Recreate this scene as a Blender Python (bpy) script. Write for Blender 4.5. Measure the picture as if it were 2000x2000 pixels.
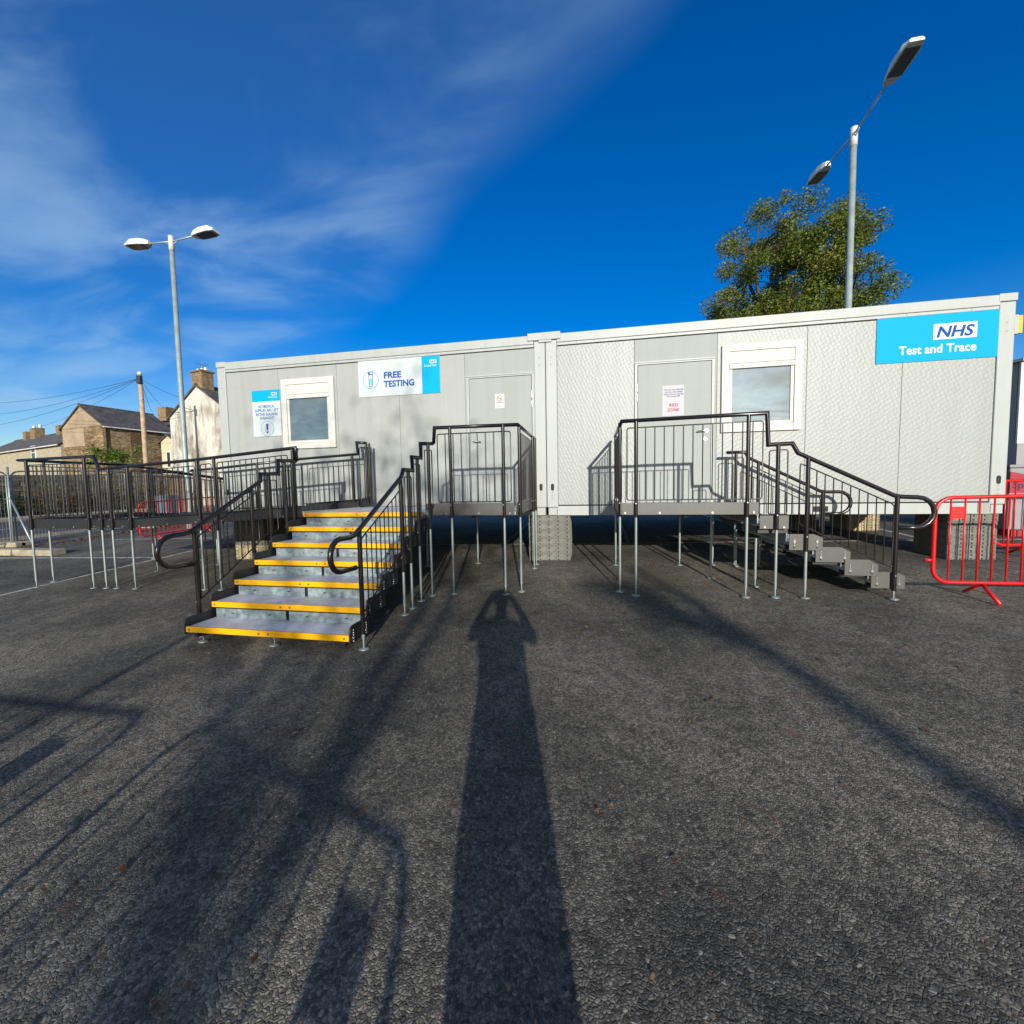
import bpy, bmesh, math, random
from mathutils import Vector, Matrix
random.seed(7)
sc = bpy.context.scene
for o in list(bpy.data.objects): bpy.data.objects.remove(o)
COL = sc.collection
R = math.radians

# ------------------------------------------------------------------ camera
FPX, YAW, PIT, ROL = 806.0, -0.19181, -0.062187, -0.0173087
CAM = Vector((0.70524, -6.59042, 1.21002))
_fw = Vector((math.sin(YAW)*math.cos(PIT), math.cos(YAW)*math.cos(PIT), math.sin(PIT)))
_rt = Vector((math.cos(YAW), -math.sin(YAW), 0)); _up = _rt.cross(_fw)
_r2 = _rt*math.cos(ROL) + _up*math.sin(ROL); _u2 = _up*math.cos(ROL) - _rt*math.sin(ROL)
cam = bpy.data.cameras.new('camera'); cam.sensor_fit = 'HORIZONTAL'; cam.sensor_width = 36
cam.lens = FPX/2000*36; cam.clip_start = 0.02; cam.clip_end = 2000
camo = bpy.data.objects.new('camera', cam); COL.objects.link(camo)
m = Matrix.Identity(4)
for i in range(3):
    m[i][0] = _r2[i]; m[i][1] = _u2[i]; m[i][2] = -_fw[i]; m[i][3] = CAM[i]
camo.matrix_world = m
sc.camera = camo

# ------------------------------------------------------------------ light, sky, exposure
SUN = Vector((-0.216, 0.943, -0.251)).normalized()          # direction the light travels
SUN_EL = math.asin(-SUN.z); SUN_AZ = math.atan2(-SUN.x, -SUN.y)
sl = bpy.data.lights.new('sun', 'SUN'); sl.energy = 4.2; sl.angle = R(0.58); sl.color = (1.0, 0.945, 0.85)
so = bpy.data.objects.new('sun', sl); COL.objects.link(so); so.location = (4, -20, 12)
so.rotation_euler = SUN.to_track_quat('-Z', 'Y').to_euler()
world = bpy.data.worlds.new('World'); sc.world = world; world.use_nodes = True
nt = world.node_tree; nt.nodes.clear()
def N(t, **k):
    n = nt.nodes.new(t)
    for a, b in k.items(): setattr(n, a, b)
    return n
def lk(a, b): nt.links.new(a, b)
def mathn(op, a, b=None, c=None, clamp=False):
    n = N('ShaderNodeMath', operation=op); n.use_clamp = clamp
    for i, v in enumerate((a, b, c)):
        if v is None: continue
        if isinstance(v, (int, float)): n.inputs[i].default_value = v
        else: lk(v, n.inputs[i])
    return n.outputs[0]
sky = N('ShaderNodeTexSky', sky_type='NISHITA', sun_disc=False, sun_elevation=SUN_EL, sun_rotation=SUN_AZ,
        altitude=150, air_density=1.0, dust_density=0.35, ozone_density=3.2)
hs = N('ShaderNodeHueSaturation'); hs.inputs['Saturation'].default_value = 1.42; hs.inputs['Value'].default_value = 1.2; hs.inputs['Hue'].default_value = 0.516
lk(sky.outputs[0], hs.inputs['Color'])
tc = N('ShaderNodeTexCoord'); sep = N('ShaderNodeSeparateXYZ'); lk(tc.outputs['Generated'], sep.inputs[0])
zc = mathn('ADD', mathn('MAXIMUM', sep.outputs[2], 0.0), 0.15)
px = mathn('DIVIDE', sep.outputs[0], zc); py = mathn('DIVIDE', sep.outputs[1], zc)
cmb = N('ShaderNodeCombineXYZ'); lk(px, cmb.inputs[0]); lk(py, cmb.inputs[1])
mp = N('ShaderNodeMapping'); mp.inputs['Rotation'].default_value = (0, 0, R(38)); mp.inputs['Scale'].default_value = (1.0, 1.9, 1)
mp.inputs['Location'].default_value = (3.1, 1.7, 0)
lk(cmb.outputs[0], mp.inputs[0])
n1 = N('ShaderNodeTexNoise'); n1.inputs['Scale'].default_value = 1.5; n1.inputs['Detail'].default_value = 8; n1.inputs['Roughness'].default_value = 0.52; n1.inputs['Distortion'].default_value = 0.5
lk(mp.outputs[0], n1.inputs['Vector'])
n2 = N('ShaderNodeTexNoise'); n2.inputs['Scale'].default_value = 0.9; n2.inputs['Detail'].default_value = 2
lk(cmb.outputs[0], n2.inputs['Vector'])
edge = mathn('SUBTRACT', mathn('SUBTRACT', 0.96, py), mathn('MULTIPLY', px, 0.85))
edge = mathn('ADD', edge, mathn('MULTIPLY', mathn('SUBTRACT', n2.outputs['Fac'], 0.5), 0.55))
em = N('ShaderNodeMapRange', interpolation_type='SMOOTHSTEP'); em.inputs['From Min'].default_value = 0.0; em.inputs['From Max'].default_value = 0.42
lk(edge, em.inputs['Value'])
cm = N('ShaderNodeMapRange', interpolation_type='SMOOTHSTEP'); cm.inputs['From Min'].default_value = 0.38; cm.inputs['From Max'].default_value = 0.72
lk(n1.outputs['Fac'], cm.inputs['Value'])
amt = mathn('MULTIPLY', mathn('MULTIPLY', em.outputs[0], mathn('ADD', mathn('MULTIPLY', cm.outputs[0], 0.92), 0.10)), 0.46, clamp=True)
ga = mathn('POWER', mathn('DIVIDE', mathn('ADD', px, 2.3), 0.42), 2.0); gb = mathn('POWER', mathn('DIVIDE', mathn('SUBTRACT', mathn('ADD', py, mathn('MULTIPLY', px, -0.02)), 1.56), 0.13), 2.0)
wisp = mathn('MULTIPLY', mathn('EXPONENT', mathn('MULTIPLY', mathn('ADD', ga, gb), -1.0)), mathn('ADD', mathn('MULTIPLY', n1.outputs['Fac'], 0.5), 0.12))
back = N('ShaderNodeMapRange', interpolation_type='SMOOTHSTEP'); back.inputs['From Min'].default_value = 0.0; back.inputs['From Max'].default_value = 1.2
lk(mathn('MULTIPLY', py, -1.0), back.inputs['Value'])
amt = mathn('MAXIMUM', amt, wisp)
amt = mathn('ADD', amt, mathn('MULTIPLY', back.outputs[0], mathn('MULTIPLY', cm.outputs[0], 0.75)), clamp=True)
mix = N('ShaderNodeMix', data_type='RGBA'); lk(amt, mix.inputs['Factor']); lk(hs.outputs[0], mix.inputs['A'])
cw = N('ShaderNodeMix', data_type='RGBA'); lk(back.outputs[0], cw.inputs['Factor']); cw.inputs['A'].default_value = (3.2, 4.9, 6.5, 1); cw.inputs['B'].default_value = (5.6, 5.5, 5.3, 1)
lk(cw.outputs['Result'], mix.inputs['B'])
bg = N('ShaderNodeBackground'); bg.inputs['Strength'].default_value = 0.1
lk(mix.outputs['Result'], bg.inputs['Color'])
wo = N('ShaderNodeOutputWorld'); lk(bg.outputs[0], wo.inputs['Surface'])
vs = sc.view_settings; vs.view_transform = 'Standard'; vs.look = 'None'; vs.gamma = 1; vs.use_curve_mapping = False
vs.exposure = 0.4
sc.cycles.max_bounces = 6; sc.cycles.diffuse_bounces = 3; sc.cycles.glossy_bounces = 3; sc.cycles.transmission_bounces = 2; sc.cycles.caustics_reflective = False; sc.cycles.caustics_refractive = False

# ------------------------------------------------------------------ helpers
SX, SY = 0.019218, 0.0634
def hgt(y):
    a, b, y1, y2 = SY, 0.012, 1.0, 6.0
    if y < -12: return a*-12 + 0.02*(y+12)
    if y < y1: return a*y
    t = min(y, y2) - y1
    z = a*y1 + a*t + (b-a)*t*t/(2*(y2-y1))
    return z + (b*(y-y2) if y > y2 else 0)
def gz(x, y): return SX*max(-14, min(14, x)) + hgt(y)
def at(px_, py_, dep):                                   # a point seen at this place in the photo, dep metres ahead
    d = _fw + _r2*((px_-1000)/FPX) - _u2*((py_-1000)/FPX)
    return CAM + d*dep

def material(name, col, rough=0.6, metal=0.0, spec=0.5, var=0.0, vscale=8.0, bump=0.0, bscale=60.0, bdist=0.004, col2=None, coat=0.0):
    mt = bpy.data.materials.new(name); mt.use_nodes = True; t = mt.node_tree; b = t.nodes['Principled BSDF']
    b.inputs['Base Color'].default_value = (*col, 1); b.inputs['Roughness'].default_value = rough
    b.inputs['Metallic'].default_value = metal; b.inputs['Specular IOR Level'].default_value = spec
    if coat: b.inputs['Coat Weight'].default_value = coat
    co = t.nodes.new('ShaderNodeTexCoord')
    if var or col2:
        n = t.nodes.new('ShaderNodeTexNoise'); n.inputs['Scale'].default_value = vscale; n.inputs['Detail'].default_value = 5; n.inputs['Roughness'].default_value = 0.6
        t.links.new(co.outputs['Object'], n.inputs['Vector'])
        r = t.nodes.new('ShaderNodeValToRGB'); r.color_ramp.elements[0].position = 0.33; r.color_ramp.elements[1].position = 0.68
        lo = tuple(max(0, c*(1-var)) for c in col); hi = col2 if col2 else tuple(min(1, c*(1+var)) for c in col)
        r.color_ramp.elements[0].color = (*lo, 1); r.color_ramp.elements[1].color = (*hi, 1)
        t.links.new(n.outputs['Fac'], r.inputs['Fac']); t.links.new(r.outputs[0], b.inputs['Base Color'])
    if bump:
        n = t.nodes.new('ShaderNodeTexNoise'); n.inputs['Scale'].default_value = bscale; n.inputs['Detail'].default_value = 4
        t.links.new(co.outputs['Object'], n.inputs['Vector'])
        bp = t.nodes.new('ShaderNodeBump'); bp.inputs['Strength'].default_value = bump; bp.inputs['Distance'].default_value = bdist
        t.links.new(n.outputs['Fac'], bp.inputs['Height']); t.links.new(bp.outputs[0], b.inputs['Normal'])
    return mt

class MB:
    def __init__(s): s.v = []; s.f = []; s.mi = []
    def add(s, vs_, fs, mi=0):
        k = len(s.v); s.v += [tuple(v) for v in vs_]; s.f += [tuple(i+k for i in f) for f in fs]; s.mi += [mi]*len(fs); return s
    def box(s, x0, x1, y0, y1, z0, z1, mi=0):
        return s.add([(x0,y0,z0),(x1,y0,z0),(x1,y1,z0),(x0,y1,z0),(x0,y0,z1),(x1,y0,z1),(x1,y1,z1),(x0,y1,z1)],
                     [(0,3,2,1),(4,5,6,7),(0,1,5,4),(1,2,6,5),(2,3,7,6),(3,0,4,7)], mi)
    def obox(s, c, ux, uy, uz, mi=0):                     # oriented box from centre and three half vectors
        c, ux, uy, uz = map(Vector, (c, ux, uy, uz)); P = []
        for k in (-1, 1):
            for (i, j) in ((-1,-1),(1,-1),(1,1),(-1,1)): P.append(c + ux*i + uy*j + uz*k)
        return s.add(P, [(0,3,2,1),(4,5,6,7),(0,1,5,4),(1,2,6,5),(2,3,7,6),(3,0,4,7)], mi)
    def prism(s, pts, off, mi=0):                         # polygon pts extruded by vector off
        pts = [Vector(p) for p in pts]; off = Vector(off); n = len(pts)
        vs_ = pts + [p+off for p in pts]
        return s.add(vs_, [tuple(range(n))[::-1], tuple(range(n, 2*n))] + [(i, (i+1) % n, n+(i+1) % n, n+i) for i in range(n)], mi)
    def tube(s, path, r, n=8, closed=False, r1=None, mi=0):
        P = [Vector(p) for p in path]; m_ = len(P); rings = []
        ref = None
        for i in range(m_):
            a = P[i-1] if (i > 0 or closed) else None; b = P[(i+1) % m_] if (i < m_-1 or closed) else None
            d1 = (P[i]-a).normalized() if a is not None else None; d2 = (b-P[i]).normalized() if b is not None else None
            d = (d1+d2) if (d1 is not None and d2 is not None) else (d1 if d1 is not None else d2)
            if d.length < 1e-6: d = d1
            d = d.normalized()
            if ref is None:
                ref = Vector((0, 0, 1)) if abs(d.z) < 0.9 else Vector((1, 0, 0))
            x = (ref - d*ref.dot(d))
            if x.length < 1e-4: x = d.orthogonal()
            x.normalize(); y = d.cross(x); ref = x
            k = 1.0
            if d1 is not None and d2 is not None:
                cs = max(0.35, d.dot(d1)); k = 1/cs
            rr = r if r1 is None else r + (r1-r)*i/(m_-1)
            ring = []
            bis = None
            if d1 is not None and d2 is not None and (d2-d1).length > 1e-4: bis = (d2-d1).normalized()
            for j in range(n):
                an = 2*math.pi*j/n; o_ = x*math.cos(an)*rr + y*math.sin(an)*rr
                if bis is not None: o_ = o_ + bis*(o_.dot(bis)*(k-1))
                ring.append(P[i]+o_)
            rings.append(ring)
        vs_ = [v for rg in rings for v in rg]; fs = []
        for i in range(m_ if closed else m_-1):
            a = i*n; b = ((i+1) % m_)*n
            for j in range(n): fs.append((a+j, a+(j+1) % n, b+(j+1) % n, b+j))
        if not closed:
            fs.append(tuple(range(n))[::-1]); fs.append(tuple(range((m_-1)*n, m_*n)))
        return s.add(vs_, fs, mi)
    def mesh(s, name, mats, smooth=False):
        me = bpy.data.meshes.new(name); me.from_pydata(s.v, [], s.f)
        for mt in (mats if isinstance(mats, (list, tuple)) else [mats]): me.materials.append(mt)
        if any(s.mi): me.polygons.foreach_set('material_index', s.mi)
        bm = bmesh.new(); bm.from_mesh(me); bmesh.ops.recalc_face_normals(bm, faces=bm.faces); bm.to_mesh(me); bm.free()
        if smooth:
            me.polygons.foreach_set('use_smooth', [len(p.vertices) <= 4 for p in me.polygons])
        me.update(); return me
    def build(s, name, mats, parent=None, smooth=False, bevel=0):
        return put(name, s.mesh(name, mats, smooth), parent, bevel=bevel)

def put(name, me, parent=None, loc=None, scale=None, rotz=None, bevel=0):
    o = bpy.data.objects.new(name, me); COL.objects.link(o)
    if parent is not None:
        o.parent = parent; o.matrix_parent_inverse = PINV.get(parent.name, Matrix.Identity(4))
    if loc is not None: o.location = loc
    if scale is not None: o.scale = scale
    if rotz is not None: o.rotation_euler = (0, 0, rotz)
    if bevel:
        b = o.modifiers.new('bevel', 'BEVEL'); b.width = bevel; b.segments = 2; b.limit_method = 'ANGLE'
    return o
PINV = {}
def thing(name, label, cat, loc, group=None):
    o = bpy.data.objects.new(name, None); COL.objects.link(o); o.location = loc; o.empty_display_size = 0.2
    PINV[o.name] = Matrix.Translation(-Vector(loc))
    return tag(o, label, cat, group)
def tag(o, label=None, cat=None, group=None, kind=None):
    if label: o['label'] = label
    if cat: o['category'] = cat
    if group: o['group'] = group
    if kind: o['kind'] = kind
    return o
def text(body, size, mat_, parent, x, z, y, align='LEFT', bold=0.0, shear=0.0, width=None, name='lettering', depth=0.0008, roty=0.0):
    cu = bpy.data.curves.new('txt', 'FONT'); cu.body = body; cu.size = size; cu.align_x = align; cu.offset = bold*size; cu.shear = shear
    cu.extrude = depth; cu.space_line = 1.0; cu.resolution_u = 3
    to = bpy.data.objects.new('txt', cu); COL.objects.link(to)
    dg = bpy.context.evaluated_depsgraph_get(); me = bpy.data.meshes.new_from_object(to.evaluated_get(dg))
    bpy.data.objects.remove(to); bpy.data.curves.remove(cu)
    me.materials.clear(); me.materials.append(mat_)
    if width:
        xs = [v.co.x for v in me.vertices]; w = max(xs)-min(xs); k = width/w
        for v in me.vertices: v.co.x *= k
    o = put(name, me, parent, loc=(x, y, z)); o.rotation_euler = (math.pi/2, 0, roty)
    return o
_cyl = {}
def cylmesh(mat_, n=10):
    k = (mat_.name, n)
    if k not in _cyl:
        b = MB(); vs_ = []; 
        for z in (0, 1):
            for j in range(n): vs_.append((math.cos(2*math.pi*j/n), math.sin(2*math.pi*j/n), z))
        b.add(vs_, [(j, (j+1) % n, n+(j+1) % n, n+j) for j in range(n)] + [tuple(range(n))[::-1], tuple(range(n, 2*n))])
        _cyl[k] = b.mesh('round_bar_' + mat_.name, mat_, smooth=True)
    return _cyl[k]
def bar(name, mat_, parent, x, y, z0, z1, r, n=10):
    return put(name, cylmesh(mat_, n), parent, loc=(x, y, z0), scale=(r, r, z1-z0))
def bolt(parent, x, y, z, r=0.011, mat_=None, name='bolt', axis='y'):
    o = put(name, cylmesh(mat_ or M['zinc'], 8), parent, loc=(x, y, z), scale=(r, r, 0.009))
    o.rotation_euler = (math.pi/2, 0, 0) if axis == 'y' else ((0, math.pi/2, 0) if axis == 'x' else (0, 0, 0))
    return o

# ------------------------------------------------------------------ materials
M = {}
def mat(key, *a, **k): M[key] = material(key, *a, **k); return M[key]
mat('cabin_plain', (0.340, 0.356, 0.340), 0.5, var=0.03, vscale=3, bump=0.12, bscale=9, bdist=0.006)
mat('cabin_frame', (0.385, 0.41, 0.392), 0.5, var=0.03, vscale=2, bump=0.05, bscale=12)
mat('cabin_door', (0.32, 0.343, 0.326), 0.62, spec=0.3, var=0.02, vscale=2, bump=0.08, bscale=7, bdist=0.006)
mat('frame_white', (0.56, 0.56, 0.51), 0.6, spec=0.3, var=0.03)
mat('seal_dark', (0.03, 0.03, 0.03), 0.7)
mat('shell_dark', (0.08, 0.08, 0.075), 0.8)
mat('hole_dark', (0.02, 0.02, 0.02), 0.8)
mat('bolt_cap', (0.30, 0.30, 0.27), 0.6)
mat('black_paint', (0.013, 0.010, 0.011), 0.25, spec=0.5, var=0.15, vscale=20)
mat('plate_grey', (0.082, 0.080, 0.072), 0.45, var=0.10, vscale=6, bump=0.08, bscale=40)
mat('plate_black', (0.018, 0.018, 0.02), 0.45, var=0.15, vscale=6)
mat('galv', (0.29, 0.33, 0.32), 0.42, metal=0.5, var=0.18, vscale=26)
mat('zinc', (0.62, 0.62, 0.6), 0.25, metal=0.9)
mat('galv_plate', (0.27, 0.33, 0.34), 0.45, metal=0.35, var=0.42, vscale=16)
mat('yellow', (0.80, 0.40, 0.002), 0.38, var=0.07, vscale=6, bump=0.06, bscale=80)
mat('red', (0.60, 0.008, 0.008), 0.34, var=0.10, vscale=7)
mat('orange_red', (0.62, 0.022, 0.006), 0.4, var=0.1)
mat('sign_white', (0.49, 0.55, 0.55), 0.6, spec=0.25)
mat('sign_cyan', (0.0, 0.34, 0.60), 0.65, spec=0.15)
mat('sign_blue', (0.008, 0.075, 0.32), 0.7, spec=0.15)
mat('sign_teal', (0.10, 0.30, 0.42), 0.4)
mat('tube_fill', (0.12, 0.50, 0.62), 0.4)
mat('paper', (0.47, 0.47, 0.50), 0.65, spec=0.2, bump=0.3, bscale=18, bdist=0.003)
mat('sticker', (0.62, 0.62, 0.58), 0.6, spec=0.2)
mat('ink_red', (0.42, 0.03, 0.04), 0.8, spec=0.1)
mat('ink_grey', (0.06, 0.055, 0.09), 0.8, spec=0.1)
mat('ink_brown', (0.35, 0.12, 0.08), 0.5)
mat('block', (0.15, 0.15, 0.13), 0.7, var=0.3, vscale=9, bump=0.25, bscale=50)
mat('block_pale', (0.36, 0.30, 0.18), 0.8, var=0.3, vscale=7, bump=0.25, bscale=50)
mat('lamp_metal', (0.30, 0.36, 0.34), 0.5, metal=0.2, var=0.15, vscale=5)
mat('lamp_head', (0.62, 0.64, 0.58), 0.4)
mat('lamp_glass', (0.10, 0.12, 0.13), 0.15)
mat('lamp_arm', (0.34, 0.42, 0.46), 0.4, metal=0.3)
mat('wood_pole', (0.42, 0.30, 0.19), 0.85, var=0.25, vscale=4, bump=0.3, bscale=30)
mat('wire', (0.03, 0.035, 0.05), 0.6)
mat('slate', (0.088, 0.080, 0.070), 0.7, var=0.45, vscale=1.5, bump=0.5, bscale=5, bdist=0.06)
mat('render_brown', (0.33, 0.25, 0.165), 0.9, var=0.22, vscale=0.7)
mat('render_white', (0.62, 0.58, 0.46), 0.9, var=0.0, vscale=0.9)
mat('render_yellow', (0.37, 0.33, 0.225), 0.9, var=0.3, vscale=6, bump=0.6, bscale=9, bdist=0.05)
mat('render_cream', (0.55, 0.48, 0.31), 0.9, var=0.06)
mat('brick_chimney', (0.22, 0.15, 0.08), 0.9, var=0.4, vscale=4, bump=0.5, bscale=8, bdist=0.04)
mat('white_trim', (0.75, 0.74, 0.68), 0.5)
mat('glass_dark', (0.03, 0.04, 0.05), 0.08)
mat('bark', (0.07, 0.055, 0.04), 0.9, var=0.3, vscale=6, bump=0.5, bscale=20)
mat('concrete', (0.34, 0.29, 0.20), 0.9, var=0.3, vscale=5, bump=0.3, bscale=40)
mat('mortar', (0.20, 0.17, 0.12), 0.95, var=0.3, vscale=3)
mat('timber', (0.13, 0.075, 0.04), 0.85, var=0.3, vscale=5)
mat('bin_grey', (0.10, 0.14, 0.17), 0.4)
mat('line_paint', (0.42, 0.41, 0.36), 0.8, var=0.45, vscale=9)
mat('grey_wall', (0.30, 0.29, 0.29), 0.8)
mat('white_wall', (0.60, 0.62, 0.55), 0.6, var=0.03)
mat('car_paint', (0.45, 0.46, 0.42), 0.25, coat=0.6)
mat('tyre', (0.02, 0.02, 0.02), 0.8)
mat('box_grey', (0.26, 0.25, 0.26), 0.6, var=0.06)
mat('banner_red', (0.30, 0.01, 0.02), 0.5)
mat('skin', (0.42, 0.24, 0.17), 0.5)
mat('coat_cloth', (0.05, 0.06, 0.09), 0.85)
mat('hair', (0.03, 0.02, 0.015), 0.7)

def streak(key, amount=0.10):
    t = M[key].node_tree; b = t.nodes['Principled BSDF']; co = t.nodes.new('ShaderNodeTexCoord'); mpn = t.nodes.new('ShaderNodeMapping'); mpn.inputs['Scale'].default_value = (7, 7, 0.35)
    t.links.new(co.outputs['Object'], mpn.inputs[0]); n = t.nodes.new('ShaderNodeTexNoise'); n.inputs['Scale'].default_value = 1.0; n.inputs['Detail'].default_value = 6; n.inputs['Roughness'].default_value = 0.65
    t.links.new(mpn.outputs[0], n.inputs['Vector']); r = t.nodes.new('ShaderNodeValToRGB'); r.color_ramp.elements[0].position = 0.3; r.color_ramp.elements[1].position = 0.62
    r.color_ramp.elements[0].color = (1-amount, 1-amount*1.1, 1-amount*1.3, 1); r.color_ramp.elements[1].color = (1, 1, 1, 1); t.links.new(n.outputs['Fac'], r.inputs['Fac'])
    mx = t.nodes.new('ShaderNodeMix'); mx.data_type = 'RGBA'; mx.blend_type = 'MULTIPLY'; mx.inputs['Factor'].default_value = 1.0
    l = b.inputs['Base Color'].links
    if l: t.links.new(l[0].from_socket, mx.inputs['A'])
    else: mx.inputs['A'].default_value = b.inputs['Base Color'].default_value
    t.links.new(r.outputs[0], mx.inputs['B']); t.links.new(mx.outputs['Result'], b.inputs['Base Color'])
def nodes(mt): return mt.node_tree, mt.node_tree.nodes['Principled BSDF']
def leafmat(key, cols, trans=0.25):
    mt = bpy.data.materials.new(key); mt.use_nodes = True; t, b = nodes(mt)
    g = t.nodes.new('ShaderNodeAttribute'); g.attribute_name = 'tint'; g.attribute_type = 'GEOMETRY'
    r = t.nodes.new('ShaderNodeValToRGB'); els = r.color_ramp.elements
    while len(els) < len(cols): els.new(0.5)
    for i, c in enumerate(cols): els[i].position = i/(len(cols)-1); els[i].color = (*c, 1)
    t.links.new(g.outputs['Fac'], r.inputs['Fac']); t.links.new(r.outputs[0], b.inputs['Base Color'])
    b.inputs['Roughness'].default_value = 0.5; b.inputs['Specular IOR Level'].default_value = 0.35
    tr = t.nodes.new('ShaderNodeBsdfTranslucent'); t.links.new(r.outputs[0], tr.inputs['Color'])
    mx = t.nodes.new('ShaderNodeMixShader'); mx.inputs[0].default_value = trans
    t.links.new(b.outputs[0], mx.inputs[1]); t.links.new(tr.outputs[0], mx.inputs[2])
    t.links.new(mx.outputs[0], t.nodes['Material Output'].inputs['Surface'])
    M[key] = mt
leafmat('leaf_tree', [(0.055, 0.085, 0.008), (0.115, 0.16, 0.018), (0.18, 0.20, 0.026), (0.25, 0.21, 0.03)])
leafmat('leaf_hedge', [(0.02, 0.035, 0.01), (0.045, 0.075, 0.015), (0.08, 0.10, 0.02)])
leafmat('leaf_bush', [(0.06, 0.11, 0.01), (0.12, 0.18, 0.02), (0.17, 0.22, 0.03)])
leafmat('leaf_dry', [(0.05, 0.03, 0.015), (0.10, 0.06, 0.025), (0.16, 0.11, 0.03)])
leafmat('leaf_fallen', [(0.10, 0.025, 0.01), (0.16, 0.055, 0.02), (0.24, 0.13, 0.04), (0.30, 0.22, 0.09)], 0.0)

# embossed cabin panel: staggered pressed flecks
def stucco():
    mt = material('cabin_embossed', (0.322, 0.343, 0.326), 0.44, spec=0.42); t, b = nodes(mt)
    co = t.nodes.new('ShaderNodeTexCoord'); mpn = t.nodes.new('ShaderNodeMapping'); mpn.inputs['Scale'].default_value = (1.0, 0.2, 0.8); mpn.inputs['Rotation'].default_value = (0, R(28), 0)
    t.links.new(co.outputs['Object'], mpn.inputs[0])
    v = t.nodes.new('ShaderNodeTexVoronoi'); v.feature = 'F1'; v.inputs['Scale'].default_value = 22; v.inputs['Randomness'].default_value = 0.35
    t.links.new(mpn.outputs[0], v.inputs['Vector'])
    n = t.nodes.new('ShaderNodeTexNoise'); n.inputs['Scale'].default_value = 55; n.inputs['Detail'].default_value = 3; t.links.new(co.outputs['Object'], n.inputs['Vector'])
    ad = t.nodes.new('ShaderNodeMath'); ad.operation = 'MULTIPLY_ADD'; ad.inputs[1].default_value = 0.55
    t.links.new(n.outputs['Fac'], ad.inputs[0]); t.links.new(v.outputs['Distance'], ad.inputs[2])
    bp = t.nodes.new('ShaderNodeBump'); bp.inputs['Strength'].default_value = 0.48; bp.inputs['Distance'].default_value = 0.008
    t.links.new(ad.outputs[0], bp.inputs['Height']); t.links.new(bp.outputs[0], b.inputs['Normal'])
    M['cabin_embossed'] = mt
stucco()
for k_, a_ in (('cabin_plain', .09), ('cabin_door', .07), ('cabin_frame', .08), ('cabin_embossed', .08)): streak(k_, a_)
# window panes: dusty frosted glass
def pane_mat(key, c1, c2, rough):
    mt = material(key, c1, rough, metal=0.6, spec=1.0); t, b = nodes(mt)
    co = t.nodes.new('ShaderNodeTexCoord'); n = t.nodes.new('ShaderNodeTexNoise'); n.inputs['Scale'].default_value = 5; n.inputs['Detail'].default_value = 6; n.inputs['Distortion'].default_value = 0.6
    mpn = t.nodes.new('ShaderNodeMapping'); mpn.inputs['Scale'].default_value = (1, 1, 2.2); t.links.new(co.outputs['Object'], mpn.inputs[0]); t.links.new(mpn.outputs[0], n.inputs['Vector'])
    r = t.nodes.new('ShaderNodeValToRGB'); r.color_ramp.elements[0].position = 0.4; r.color_ramp.elements[1].position = 0.66
    r.color_ramp.elements[0].color = (*c1, 1); r.color_ramp.elements[1].color = (*c2, 1)
    t.links.new(n.outputs['Fac'], r.inputs['Fac']); t.links.new(r.outputs[0], b.inputs['Base Color'])
    M[key] = mt
pane_mat('pane_dusty', (0.20, 0.25, 0.245), (0.26, 0.31, 0.30), 0.04)
pane_mat('pane_bright', (0.32, 0.37, 0.37), (0.37, 0.42, 0.42), 0.015)
# tread plate: perforated galvanised steel
def tread():
    mt = material('tread', (0.30, 0.32, 0.36), 0.5, metal=0.1); t, b = nodes(mt)
    co = t.nodes.new('ShaderNodeTexCoord'); v = t.nodes.new('ShaderNodeTexVoronoi'); v.inputs['Scale'].default_value = 44; v.inputs['Randomness'].default_value = 0.0
    t.links.new(co.outputs['Object'], v.inputs['Vector'])
    r = t.nodes.new('ShaderNodeValToRGB'); r.color_ramp.elements[0].position = 0.22; r.color_ramp.elements[1].position = 0.36
    r.color_ramp.elements[0].color = (0.16, 0.17, 0.19, 1); r.color_ramp.elements[1].color = (0.66, 0.70, 0.76, 1)
    t.links.new(v.outputs['Distance'], r.inputs['Fac'])
    n = t.nodes.new('ShaderNodeTexNoise'); n.inputs['Scale'].default_value = 3.5; n.inputs['Detail'].default_value = 8; n.inputs['Roughness'].default_value = 0.65; t.links.new(co.outputs['Object'], n.inputs['Vector'])
    r2 = t.nodes.new('ShaderNodeValToRGB'); r2.color_ramp.elements[0].position = 0.36; r2.color_ramp.elements[1].position = 0.6; r2.color_ramp.elements[0].color = (0.66, 0.62, 0.56, 1); r2.color_ramp.elements[1].color = (1, 1, 1, 1); t.links.new(n.outputs['Fac'], r2.inputs['Fac'])
    mx = t.nodes.new('ShaderNodeMix'); mx.data_type = 'RGBA'; mx.blend_type = 'MULTIPLY'; mx.inputs['Factor'].default_value = 1.0
    t.links.new(r.outputs[0], mx.inputs['A']); t.links.new(r2.outputs[0], mx.inputs['B']); t.links.new(mx.outputs['Result'], b.inputs['Base Color'])
    bp = t.nodes.new('ShaderNodeBump'); bp.inputs['Strength'].default_value = 0.5; bp.inputs['Distance'].default_value = 0.004
    t.links.new(v.outputs['Distance'], bp.inputs['Height']); t.links.new(bp.outputs[0], b.inputs['Normal'])
    M['tread'] = mt
tread()
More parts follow.
